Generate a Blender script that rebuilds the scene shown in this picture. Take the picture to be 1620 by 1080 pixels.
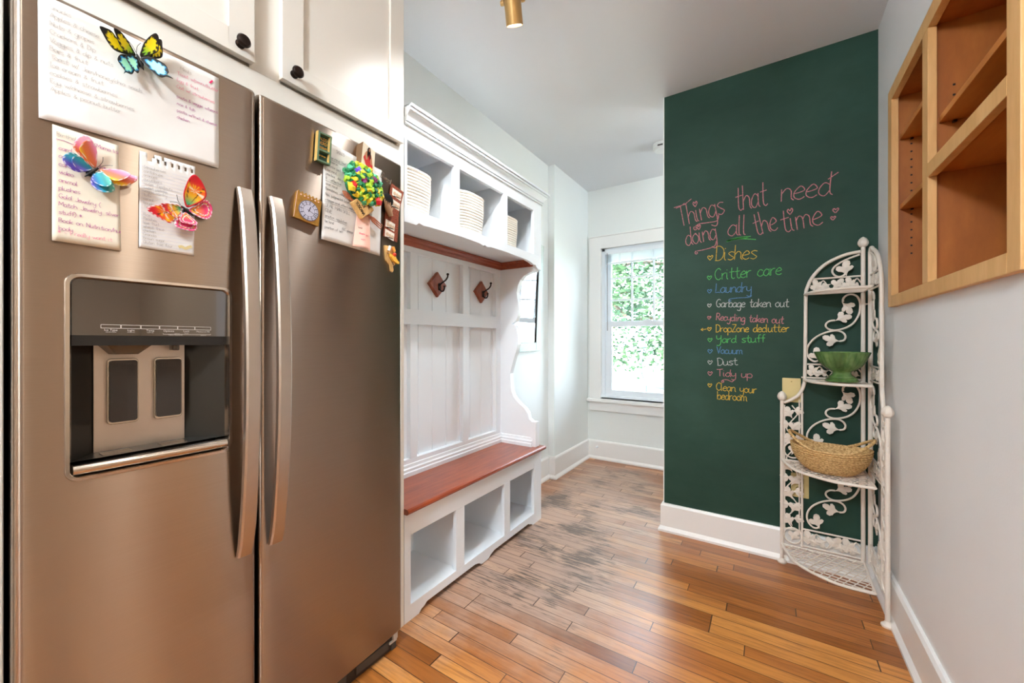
import bpy, bmesh, math, random
from mathutils import Vector, Matrix
R = random.Random(7)
PI = math.pi
scene = bpy.context.scene
for o in list(bpy.data.objects):
    bpy.data.objects.remove(o)
COL = scene.collection

# ------------------------------------------------------------------ camera
cd = bpy.data.cameras.new('camera'); cam = bpy.data.objects.new('camera', cd); COL.objects.link(cam)
cam.location = (0, 0, 1.1); cam.rotation_euler = (PI / 2, 0, math.radians(33))
cd.sensor_width = 36; cd.lens = 625 / 1620 * 36; cd.clip_start = 0.02; cd.clip_end = 200
scene.camera = cam

# ------------------------------------------------------------------ world, sun, exposure
w = bpy.data.worlds.new('daylight_sky'); scene.world = w; w.use_nodes = True
wn = w.node_tree.nodes; wn['Background'].inputs[0].default_value = (0.72, 0.86, 1.0, 1); wn['Background'].inputs[1].default_value = 11.5
def light(name, kind, loc, energy, color, rot=None, target=None, **k):
    d = bpy.data.lights.new(name, kind); d.energy = energy; d.color = color
    for a, v in k.items(): setattr(d, a, v)
    o = bpy.data.objects.new(name, d); COL.objects.link(o); o.location = loc
    if target is not None: o.rotation_euler = (Vector(target) - Vector(loc)).to_track_quat('-Z', 'Y').to_euler()
    elif rot: o.rotation_euler = rot
    return o
WARM = (1.0, 0.95, 0.87)
light('sun', 'SUN', (-6, -14, 12), 24, (1.0, 0.95, 0.86), target=(-6 + 3, -14 + 6, 12 - 7.5), angle=0.02)
scene.view_settings.view_transform = 'Standard'
scene.view_settings.look = 'None'
scene.view_settings.gamma = 1
scene.view_settings.use_curve_mapping = False
scene.view_settings.exposure = 0.60
scene.cycles.use_denoising = True
scene.cycles.max_bounces = 10; scene.cycles.diffuse_bounces = 6; scene.cycles.glossy_bounces = 5
scene.cycles.transparent_max_bounces = 12
scene.cycles.sample_clamp_indirect = 40; scene.cycles.caustics_reflective = False; scene.cycles.caustics_refractive = False

# ------------------------------------------------------------------ materials
def C(r, g=None, b=None):
    f = lambda c: (c / 255 / 12.92) if c / 255 <= 0.04045 else ((c / 255 + 0.055) / 1.055) ** 2.4
    return (f(r), f(g), f(b), 1)
class N:
    def __init__(s, name):
        s.m = bpy.data.materials.new(name); s.m.use_nodes = True; s.t = s.m.node_tree
        s.b = s.t.nodes['Principled BSDF']
    def n(s, kind, **k):
        x = s.t.nodes.new(kind)
        for a, v in k.items():
            if a.startswith('i_'):
                key = a[2:]; key = int(key) if key.isdigit() else key.replace('_', ' ')
                x.inputs[key].default_value = v
            else: setattr(x, a, v)
        return x
    def l(s, a, b): s.t.links.new(a, b)
    def math(s, op, a, b=None, c=None):
        x = s.n('ShaderNodeMath', operation=op)
        for i, v in enumerate((a, b, c)):
            if v is None: continue
            if isinstance(v, (int, float)): x.inputs[i].default_value = v
            else: s.l(v, x.inputs[i])
        return x.outputs[0]
    def mix(s, f, a, b, blend='MIX'):
        x = s.n('ShaderNodeMix', data_type='RGBA', blend_type=blend)
        for i, v in ((0, f), (6, a), (7, b)):
            if isinstance(v, (int, float, tuple)): x.inputs[i].default_value = v
            else: s.l(v, x.inputs[i])
        return x.outputs[2]
    def noise(s, scale, detail=3, rough=0.5, mapscale=None, coord='Object', out=0):
        tc = s.n('ShaderNodeTexCoord'); mp = s.n('ShaderNodeMapping')
        if mapscale: mp.inputs['Scale'].default_value = mapscale
        s.l(tc.outputs[coord], mp.inputs[0])
        x = s.n('ShaderNodeTexNoise', i_Scale=scale, i_Detail=detail, i_Roughness=rough); s.l(mp.outputs[0], x.inputs['Vector'])
        return x.outputs[out]
    def ramp(s, f, stops, interp='LINEAR'):
        x = s.n('ShaderNodeValToRGB'); s.l(f, x.inputs[0]); e = x.color_ramp.elements; x.color_ramp.interpolation = interp
        while len(e) < len(stops): e.new(0.5)
        for q, (p, c) in zip(e, stops): q.position = p; q.color = c if len(c) == 4 else (*c, 1)
        return x.outputs[0]
    def bump(s, h, strength=0.1, dist=0.01):
        x = s.n('ShaderNodeBump', i_Strength=strength, i_Distance=dist); s.l(h, x.inputs['Height']); s.l(x.outputs[0], s.b.inputs['Normal'])
def mat(name, col, rough=0.5, metal=0.0, vary=0.0, vscale=8, bump=0.0, bscale=60, spec=None, **k):
    q = N(name); q.b.inputs['Roughness'].default_value = rough; q.b.inputs['Metallic'].default_value = metal
    if spec is not None: q.b.inputs['Specular IOR Level'].default_value = spec
    if vary:
        d = tuple(c * (1 - vary) for c in col[:3]) + (1,); u = tuple(min(1, c * (1 + vary * .6)) for c in col[:3]) + (1,)
        q.l(q.ramp(q.noise(vscale), [(0.3, d), (0.7, u)]), q.b.inputs['Base Color'])
    else: q.b.inputs['Base Color'].default_value = col
    if bump: q.bump(q.noise(bscale, 2), bump, 0.004)
    for a, v in k.items(): q.b.inputs[a.replace('_', ' ')].default_value = v
    return q.m
M = {}
M['wall'] = mat('wall_paint', C(228, 232, 230), 0.6, vary=0.015, vscale=2, bump=0.05, bscale=180)
M['wall_r'] = mat('right_wall_paint', C(230, 230, 231), 0.55, vary=0.02, vscale=3, bump=0.05, bscale=150)
M['kitchen'] = mat('beige_kitchen_wall', C(214, 196, 174), 0.6, vary=0.02, vscale=2)
M['ceil'] = mat('ceiling_paint', C(222, 223, 226), 0.7, vary=0.01, vscale=1.5, bump=0.04, bscale=120)
M['trim'] = mat('white_trim_gloss', C(236, 236, 234), 0.32, vary=0.01, vscale=4)
M['cab'] = mat('cream_white_cabinet_paint', C(234, 230, 221), 0.34, vary=0.01, vscale=4)
M['bench'] = mat('white_bench_paint', C(234, 240, 245), 0.34, vary=0.01, vscale=4)
M['vinyl'] = mat('white_vinyl_window', C(230, 236, 242), 0.3)
M['bronze'] = mat('oil_rubbed_bronze', C(52, 42, 38), 0.3, 0.85, vary=0.3, vscale=60)
M['copperedge'] = mat('worn_copper_edge', C(150, 100, 72), 0.35, 0.9)
M['black'] = mat('black_plastic', C(14, 13, 13), 0.35)
M['blackgloss'] = mat('black_gloss_panel', C(34, 25, 21), 0.08, spec=1.0, Coat_Weight=1.0, Coat_IOR=1.7)
M['darkgrey'] = mat('dark_grey_plastic', C(48, 42, 37), 0.5, bump=0.1, bscale=700)
M['cavity'] = mat('dispenser_cavity_plastic', C(34, 31, 26), 0.3)
M['fbody'] = mat('fridge_side_grey', C(70, 68, 66), 0.5)
M['clear'] = mat('smoky_clear_plastic', C(150, 140, 130), 0.1, Transmission_Weight=0.6, IOR=1.4)
M['brass'] = mat('brushed_brass', C(196, 160, 104), 0.36, 0.75, vary=0.06, vscale=20)
M['rack'] = mat('cream_painted_iron', C(226, 217, 206), 0.45, vary=0.04, vscale=25, bump=0.08, bscale=150)
M['wall_green_plate'] = mat('almond_switch_plate', C(214, 196, 140), 0.35)
M['socket'] = mat('aged_brass_socket', C(150, 132, 70), 0.4)
M['paper'] = mat('white_paper', C(226, 224, 221), 0.7, vary=0.02, vscale=12, bump=0.35, bscale=14)
M['creampaper'] = mat('cream_paper', C(226, 218, 200), 0.7, vary=0.03, vscale=12, bump=0.25, bscale=18)
M['pinkpaper'] = mat('pink_receipt_paper', C(240, 190, 172), 0.65)
M['ink_grey'] = mat('grey_ink', C(182, 178, 174), 0.8)
M['ink_dark'] = mat('dark_ink', C(80, 78, 80), 0.8)
M['ink_pink'] = mat('pink_ink', C(232, 140, 165), 0.8)
M['ink_purple'] = mat('purple_ink', C(176, 90, 150), 0.8)
M['ink_line'] = mat('pale_ruled_line', C(205, 208, 222), 0.8)
M['ink_hot'] = mat('hot_pink_ink', C(235, 40, 110), 0.8)
M['label'] = mat('panel_print', C(205, 200, 195), 0.5)
for k_, c_ in dict(pink=(205, 132, 140), yellow=(222, 186, 70), green=(92, 196, 100), blue=(92, 140, 186), white=(196, 200, 196)).items():
    q = N('chalk_' + k_); f = q.noise(260, 2)
    q.l(q.ramp(f, [(0.3, C(*[int(x * .72) for x in c_])), (0.62, C(*c_))]), q.b.inputs['Base Color']); q.b.inputs['Roughness'].default_value = 0.95
    M['ch_' + k_] = q.m
M['glass'] = None
q = N('window_glass'); q.b.inputs['Base Color'].default_value = (1, 1, 1, 1)
tr = q.n('ShaderNodeBsdfTransparent'); tr.inputs[0].default_value = (0.97, 0.99, 1, 1)
gl = q.n('ShaderNodeBsdfGlossy', i_Roughness=0.02); fr = q.n('ShaderNodeFresnel', i_IOR=1.45); mx = q.n('ShaderNodeMixShader')
q.l(fr.outputs[0], mx.inputs[0]); q.l(tr.outputs[0], mx.inputs[1]); q.l(gl.outputs[0], mx.inputs[2])
q.l(mx.outputs[0], q.t.nodes['Material Output'].inputs[0]); M['glass'] = q.m
M['mirror'] = mat('mirror_glass', C(238, 240, 242), 0.015, 1.0)
M['silver'] = mat('pebbled_silver_frame', C(176, 186, 182), 0.4, 0.35, vary=0.1, vscale=90, bump=0.9, bscale=170)
# chalkboard paint with smudges
q = N('green_chalkboard_paint')
a = q.noise(2.2, 5, 0.62, (1, 1, 1.4)); b = q.noise(9, 3, 0.6, (0.6, 1, 2.2))
s1 = q.ramp(a, [(0.3, C(28, 58, 47)), (0.55, C(36, 68, 56)), (0.8, C(50, 82, 70))])
q.l(q.mix(q.math('MULTIPLY', b, 0.25), s1, C(64, 86, 76)), q.b.inputs['Base Color'])
q.b.inputs['Roughness'].default_value = 0.6; q.b.inputs['Specular IOR Level'].default_value = 0.25; M['chalk'] = q.m
# stainless steel, grain running across the door
q = N('brushed_stainless_steel')
g = q.noise(90, 2, 0.5, (1, 0.03, 30)); big = q.noise(2.5, 2)
q.l(q.ramp(g, [(0.3, C(166, 151, 137)), (0.7, C(172, 157, 143))]), q.b.inputs['Base Color'])
q.b.inputs['Metallic'].default_value = 1.0
q.l(q.math('ADD', q.math('MULTIPLY', g, 0.04), 0.27), q.b.inputs['Roughness'])
q.b.inputs['Anisotropic'].default_value = 1.0; q.b.inputs['Anisotropic Rotation'].default_value = 0.25
tg = q.n('ShaderNodeTangent', direction_type='RADIAL', axis='Z'); q.l(tg.outputs[0], q.b.inputs['Tangent'])
M['steel'] = q.m
M['steel_handle'] = mat('satin_handle_steel', C(190, 178, 166), 0.4, 1.0, vary=0.03, vscale=30)
M['chrome'] = mat('bright_metal_trim', C(190, 180, 170), 0.2, 1.0)
# wood grain (object coords), long axis selectable
def wood(name, cols, rough, grain=(1, 12, 12), scale=5, coat=0.0, bump=0.05):
    q = N(name); n1 = q.noise(scale, 5, 0.6, grain); n2 = q.noise(scale * 5, 3, 0.6, grain)
    f = q.math('ADD', q.math('MULTIPLY', n1, 0.75), q.math('MULTIPLY', n2, 0.25))
    q.l(q.ramp(f, [(0.32, C(*cols[0])), (0.5, C(*cols[1])), (0.68, C(*cols[2]))]), q.b.inputs['Base Color'])
    q.b.inputs['Roughness'].default_value = rough; q.b.inputs['Coat Weight'].default_value = coat; q.b.inputs['Coat Roughness'].default_value = 0.15
    q.bump(n2, bump, 0.003); return q.m
M['seat'] = wood('cherry_bench_seat', [(122, 46, 18), (150, 64, 26), (172, 82, 38)], 0.33, (10, 1, 10), 4, 0.3)
M['cornice'] = wood('cherry_cornice', [(118, 48, 24), (148, 66, 34), (168, 84, 46)], 0.4, (10, 1, 10), 5)
M['hookwood'] = wood('cherry_hook_plate', [(120, 58, 36), (146, 76, 50), (160, 90, 62)], 0.4, (8, 8, 1), 6)
M['maple_f'] = wood('maple_face_frame', [(206, 156, 96), (218, 170, 110), (228, 182, 124)], 0.42, (5, 5, 0.8), 4)
M['maple_s'] = wood('amber_shelf_maple', [(176, 104, 40), (190, 120, 52), (202, 134, 64)], 0.42, (4, 0.8, 4), 4)
M['maple_i'] = wood('shaded_amber_plywood', [(146, 80, 28), (166, 96, 36), (182, 112, 48)], 0.45, (3, 3, 1), 2.2)  # varnished plywood, darkened to hold the shade inside the recess
M['boardwood'] = wood('pale_plaque_wood', [(196, 150, 88), (216, 172, 108), (226, 188, 128)], 0.5, (6, 6, 1), 30)
M['terracotta'] = wood('carved_red_wood', [(160, 92, 64), (184, 112, 82), (200, 130, 98)], 0.5, (6, 6, 1), 30)
# floor
q = N('oak_strip_floor')
tc = q.n('ShaderNodeTexCoord'); sp = q.n('ShaderNodeSeparateXYZ'); q.l(tc.outputs['Object'], sp.inputs[0])
X, Y = sp.outputs[0], sp.outputs[1]
row = q.math('FLOOR', q.math('DIVIDE', Y, 0.0572)); fy = q.math('FRACT', q.math('DIVIDE', Y, 0.0572))
wr = q.n('ShaderNodeTexWhiteNoise', noise_dimensions='1D'); q.l(row, wr.inputs['W'])
xs = q.math('DIVIDE', q.math('ADD', X, q.math('MULTIPLY', wr.outputs[0], 7.0)), q.math('ADD', 0.55, q.math('MULTIPLY', wr.outputs[0], 0.5)))
colm = q.math('FLOOR', xs); fx_ = q.math('FRACT', xs)
cb = q.n('ShaderNodeCombineXYZ'); q.l(row, cb.inputs[0]); q.l(colm, cb.inputs[1])
wb = q.n('ShaderNodeTexWhiteNoise', noise_dimensions='2D'); q.l(cb.outputs[0], wb.inputs['Vector'])
off = q.math('MULTIPLY', wb.outputs[0], 37.0)
cg = q.n('ShaderNodeCombineXYZ'); q.l(q.math('ADD', q.math('MULTIPLY', X, 1.6), off), cg.inputs[0]); q.l(q.math('MULTIPLY', Y, 26), cg.inputs[1]); q.l(off, cg.inputs[2])
ng = q.n('ShaderNodeTexNoise', i_Scale=3.0, i_Detail=6, i_Roughness=0.62, i_Distortion=0.6); q.l(cg.outputs[0], ng.inputs['Vector'])
base = q.ramp(wb.outputs[0], [(0.0, C(138, 78, 30)), (0.35, C(164, 98, 40)), (0.7, C(186, 116, 54)), (1.0, C(214, 146, 74))])
grain = q.ramp(ng.outputs[0], [(0.32, C(150, 116, 92)), (0.55, C(255, 255, 255)), (0.8, C(255, 255, 255))])
fresh = q.mix(0.55, base, grain, 'MULTIPLY')
# worn traffic path: bare grey-pink boards with dark scratches
dx = q.math('SUBTRACT', X, -1.0); path = q.math('SUBTRACT', 1.0, q.math('MULTIPLY', q.math('ABSOLUTE', dx), 1.3))
yy = q.math('SMOOTH_MIN', q.math('MULTIPLY', q.math('SUBTRACT', Y, 0.85), 1.6), 1.0, 0.3)
path = q.math('MULTIPLY', q.math('MULTIPLY', path, yy), q.math('SMOOTH_MIN', q.math('MULTIPLY', q.math('SUBTRACT', 3.62, Y), 2.5), 1.0, 0.3))
n3 = q.n('ShaderNodeTexNoise', i_Scale=2.2, i_Detail=5, i_Roughness=0.6); q.l(tc.outputs['Object'], n3.inputs['Vector'])
wornf = q.math('ADD', q.math('ADD', q.math('MULTIPLY', path, 0.9), q.math('MULTIPLY', q.math('SUBTRACT', wb.outputs[0], 0.5), 0.22)), q.math('SUBTRACT', q.math('MULTIPLY', n3.outputs[0], 1.25), 0.78))
worn = q.ramp(wornf, [(0.08, (0, 0, 0, 1)), (0.45, (1, 1, 1, 1))])
wornc = q.mix(ng.outputs[0], C(138, 114, 100), C(222, 196, 178))
col1 = q.mix(q.math('MULTIPLY', worn, 0.72), fresh, wornc)
cs = q.n('ShaderNodeCombineXYZ'); q.l(q.math('ADD', q.math('MULTIPLY', X, 2.6), off), cs.inputs[0]); q.l(q.math('MULTIPLY', Y, 34), cs.inputs[1])
n4 = q.n('ShaderNodeTexNoise', i_Scale=2.6, i_Detail=8, i_Roughness=0.75); q.l(cs.outputs[0], n4.inputs['Vector'])
n5 = q.n('ShaderNodeTexNoise', i_Scale=3.4, i_Detail=3, i_Roughness=0.55); q.l(tc.outputs['Object'], n5.inputs['Vector'])
scr = q.ramp(q.math('ADD', n4.outputs[0], q.math('ADD', q.math('MULTIPLY', wornf, 0.10), q.math('MULTIPLY', q.math('SUBTRACT', n5.outputs[0], 0.5), 0.75))), [(0.575, (0, 0, 0, 1)), (0.66, (1, 1, 1, 1))])
col2 = q.mix(q.math('MULTIPLY', q.math('MULTIPLY', scr, worn), 0.8), col1, C(62, 54, 50))
gy = q.math('LESS_THAN', q.math('ABSOLUTE', q.math('SUBTRACT', fy, 0.5)), 0.478); gx = q.math('LESS_THAN', q.math('ABSOLUTE', q.math('SUBTRACT', fx_, 0.5)), 0.4975)
solid = q.math('MULTIPLY', gx, gy)
q.l(q.mix(solid, C(70, 40, 22), col2), q.b.inputs['Base Color'])
q.l(q.math('ADD', 0.25, q.math('ADD', q.math('MULTIPLY', worn, 0.1), q.math('MULTIPLY', ng.outputs[0], 0.1))), q.b.inputs['Roughness'])
bp = q.n('ShaderNodeBump', i_Strength=0.25, i_Distance=0.002); q.l(q.math('ADD', solid, q.math('MULTIPLY', ng.outputs[0], 0.35)), bp.inputs['Height']); q.l(bp.outputs[0], q.b.inputs['Normal'])
q.b.inputs['Specular IOR Level'].default_value = 0.85
M['floor'] = q.m
# baskets
q = N('cotton_rope'); f = q.noise(120, 2, 0.5, (1, 1, 1)); q.l(q.ramp(f, [(0.3, C(236, 230, 216)), (0.7, C(248, 244, 234))]), q.b.inputs['Base Color']); q.b.inputs['Roughness'].default_value = 0.85
M['rope'] = q.m
q = N('woven_seagrass'); f = q.noise(130, 2, 0.5, (1, 1, 1.6)); q.l(q.ramp(f, [(0.32, C(158, 120, 70)), (0.5, C(200, 162, 106)), (0.68, C(222, 188, 134))]), q.b.inputs['Base Color']); q.b.inputs['Roughness'].default_value = 0.7; q.bump(f, 0.8, 0.004)
M['straw'] = q.m
q = N('green_glaze'); f = q.noise(14, 3, 0.6, (1, 1, 0.4)); q.l(q.ramp(f, [(0.3, C(44, 74, 34)), (0.55, C(84, 118, 62)), (0.75, C(128, 156, 100))]), q.b.inputs['Base Color']); q.b.inputs['Roughness'].default_value = 0.16
M['glaze'] = q.m
M['leaf'] = None
q = N('tree_leaves'); f = q.noise(1.6, 3); q.l(q.ramp(f, [(0.3, C(40, 74, 54)), (0.6, C(72, 102, 64)), (0.8, C(98, 124, 80))]), q.b.inputs['Base Color']); q.b.inputs['Roughness'].default_value = 0.6
q.b.inputs['Subsurface Weight'].default_value = 0.0; M['leaf'] = q.m
M['bark'] = mat('bark', C(110, 92, 76), 0.9, vary=0.3, vscale=10)
M['lawn'] = mat('pale_lawn', C(196, 198, 180), 0.9, vary=0.1, vscale=3)
M['net'] = mat('trampoline_blue_frame', C(70, 96, 140), 0.5)
M['blossom'] = mat('magenta_blossom', C(226, 60, 190), 0.6)
M['emit'] = mat('lit_lamp_lens', C(255, 244, 226), 0.4, Emission_Color=(1, 0.85, 0.66, 1), Emission_Strength=14.0)
def flat(name, c, rough=0.6, **k): M[name] = mat(name, C(*c), rough, **k); return M[name]
q = N('painted_wing'); at = q.n('ShaderNodeVertexColor', layer_name='Col'); q.l(at.outputs[0], q.b.inputs['Base Color']); q.b.inputs['Roughness'].default_value = 0.4; M['wing'] = q.m

# ------------------------------------------------------------------ mesh building
ORG = {}
class MB:
    """collects shapes into one mesh"""
    def __init__(s): s.bm = bmesh.new(); s.mi = 0
    def face(s, vs):
        try: f = s.bm.faces.new(vs); f.material_index = s.mi; return f
        except ValueError: return None
    def poly(s, pts): return s.face([s.bm.verts.new(p) for p in pts])
    def box(s, x0, x1, y0, y1, z0, z1):
        v = [s.bm.verts.new((x, y, z)) for x in sorted((x0, x1)) for y in sorted((y0, y1)) for z in sorted((z0, z1))]
        for q in ((0, 1, 3, 2), (4, 6, 7, 5), (0, 4, 5, 1), (2, 3, 7, 6), (0, 2, 6, 4), (1, 5, 7, 3)): s.face([v[i] for i in q])
        return s
    def prism(s, pts, axis, a, b):
        """polygon pts in the two other axes (in xyz order), extruded along axis from a to b"""
        def P(p, t):
            return {'X': (t, p[0], p[1]), 'Y': (p[0], t, p[1]), 'Z': (p[0], p[1], t)}[axis]
        A = [s.bm.verts.new(P(p, a)) for p in pts]; B = [s.bm.verts.new(P(p, b)) for p in pts]; n = len(pts)
        s.face(A); s.face(B[::-1])
        for i in range(n): s.face([A[i], B[i], B[(i + 1) % n], A[(i + 1) % n]])
        return s
    def tube(s, pts, r, seg=8, closed=False, cap=True, flat=None):
        pts = [Vector(p) for p in pts]; n = len(pts)
        rr = r if isinstance(r, (list, tuple)) else [r] * n
        rings = []; prev = None
        for i in range(n):
            if closed: t = pts[(i + 1) % n] - pts[i - 1]
            else: t = pts[min(i + 1, n - 1)] - pts[max(i - 1, 0)]
            t = t.normalized() if t.length > 1e-9 else Vector((0, 0, 1))
            if prev is None:
                u = t.orthogonal().normalized()
            else:
                u = prev - t * prev.dot(t); u = u.normalized() if u.length > 1e-6 else t.orthogonal().normalized()
            prev = u; v = t.cross(u)
            rings.append([s.bm.verts.new(pts[i] + (u * math.cos(2 * PI * k / seg) + v * math.sin(2 * PI * k / seg)) * rr[i]) for k in range(seg)])
        m = n if closed else n - 1
        for i in range(m):
            A, B = rings[i], rings[(i + 1) % n]
            sh = 0
            if closed and i == n - 1:
                sh = min(range(seg), key=lambda q_: (A[0].co - B[q_].co).length)
            for k in range(seg): s.face([A[k], A[(k + 1) % seg], B[(k + 1 + sh) % seg], B[(k + sh) % seg]])
        if cap and not closed: s.face(rings[0][::-1]); s.face(rings[-1])
        return s
    def lathe(s, prof, c=(0, 0, 0), seg=32, axis='Z', fn=None):
        rings = []
        for (r, h) in prof:
            ring = []
            for k in range(seg):
                a = 2 * PI * k / seg; q_ = r * (fn(a, r, h) if fn else 1)
                x, y = q_ * math.cos(a), q_ * math.sin(a)
                p = {'Z': (x, y, h), 'X': (h, x, y), 'Y': (x, h, y)}[axis]
                ring.append(s.bm.verts.new((c[0] + p[0], c[1] + p[1], c[2] + p[2])))
            rings.append(ring)
        for A, B in zip(rings, rings[1:]):
            for k in range(seg): s.face([A[k], A[(k + 1) % seg], B[(k + 1) % seg], B[k]])
        if prof[0][0] > 1e-6: s.face(rings[0][::-1])
        if prof[-1][0] > 1e-6: s.face(rings[-1])
        return s
    def ribbon(s, pts, wd, O, U, V, Nn):
        """flat stroke of width wd through 2-D pts on the plane O + u*U + v*V, lifted by Nn"""
        P = [Vector((p[0], p[1])) for p in pts]; n = len(P)
        if n < 2: return
        L, Rr = [], []
        for i in range(n):
            t = P[min(i + 1, n - 1)] - P[max(i - 1, 0)]
            if t.length < 1e-9: t = Vector((1, 0))
            t.normalize(); nn = Vector((-t.y, t.x)) * wd / 2
            for lst, q_ in ((L, P[i] + nn), (Rr, P[i] - nn)):
                lst.append(s.bm.verts.new(O + U * q_.x + V * q_.y + Nn))
        for i in range(n - 1): s.face([L[i], Rr[i], Rr[i + 1], L[i + 1]])
    def build(s, name, m, parent=None, smooth=False, bevel=0.0, kind=None, label=None, fix=True, loc=None, solid=0.0, seg=2, weld=True):
        if weld: bmesh.ops.remove_doubles(s.bm, verts=s.bm.verts, dist=1e-6)
        if fix: bmesh.ops.recalc_face_normals(s.bm, faces=s.bm.faces)
        org = Vector(loc) if loc is not None else (ORG.get(parent.as_pointer(), Vector()) if parent else Vector())
        if org.length: bmesh.ops.translate(s.bm, verts=s.bm.verts, vec=-org)
        me = bpy.data.meshes.new(name); s.bm.to_mesh(me); s.bm.free()
        for x in (m if isinstance(m, (list, tuple)) else [m]): me.materials.append(M[x] if isinstance(x, str) else x)
        if smooth:
            me.polygons.foreach_set('use_smooth', [True] * len(me.polygons))
            try: me.set_sharp_from_angle(angle=math.radians(42 if smooth is True else smooth))
            except Exception: pass
        o = bpy.data.objects.new(name, me); COL.objects.link(o)
        if parent: o.parent = parent
        if loc is not None: o.location = loc
        ORG[o.as_pointer()] = org
        if bevel:
            b = o.modifiers.new('bevel', 'BEVEL'); b.width = bevel; b.segments = seg; b.limit_method = 'ANGLE'; b.angle_limit = math.radians(40)
        if solid:
            b = o.modifiers.new('solid', 'SOLIDIFY'); b.thickness = solid; b.offset = 0
        if kind: o['kind'] = kind
        if label: o['label'] = label
        KEEP.append(o)
        return o
KEEP = []
def tag(o, label, cat, group=None):
    o['label'] = label; o['category'] = cat
    if group: o['group'] = group
    return o
def thing(name, label, cat, loc=(0, 0, 0), group=None):
    o = bpy.data.objects.new(name, None); COL.objects.link(o); o.location = loc; o.empty_display_size = 0.05
    ORG[o.as_pointer()] = Vector(loc); KEEP.append(o)
    return tag(o, label, cat, group)
def local(o): ORG[o.as_pointer()] = Vector(); return o
def smooth_pts(pts, n=5, closed=False):
    P = [Vector(p) for p in pts]; out = []; m = len(P)
    if m < 3: return P
    for i in range(m if closed else m - 1):
        if closed: a, b, c, d = P[i - 1], P[i], P[(i + 1) % m], P[(i + 2) % m]
        else: a, b, c, d = P[max(i - 1, 0)], P[i], P[i + 1], P[min(i + 2, m - 1)]
        for k in range(n):
            t = k / n
            out.append(0.5 * ((2 * b) + (c - a) * t + (2 * a - 5 * b + 4 * c - d) * t * t + (3 * b - a - 3 * c + d) * t ** 3))
    if not closed: out.append(P[-1])
    return out

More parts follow.
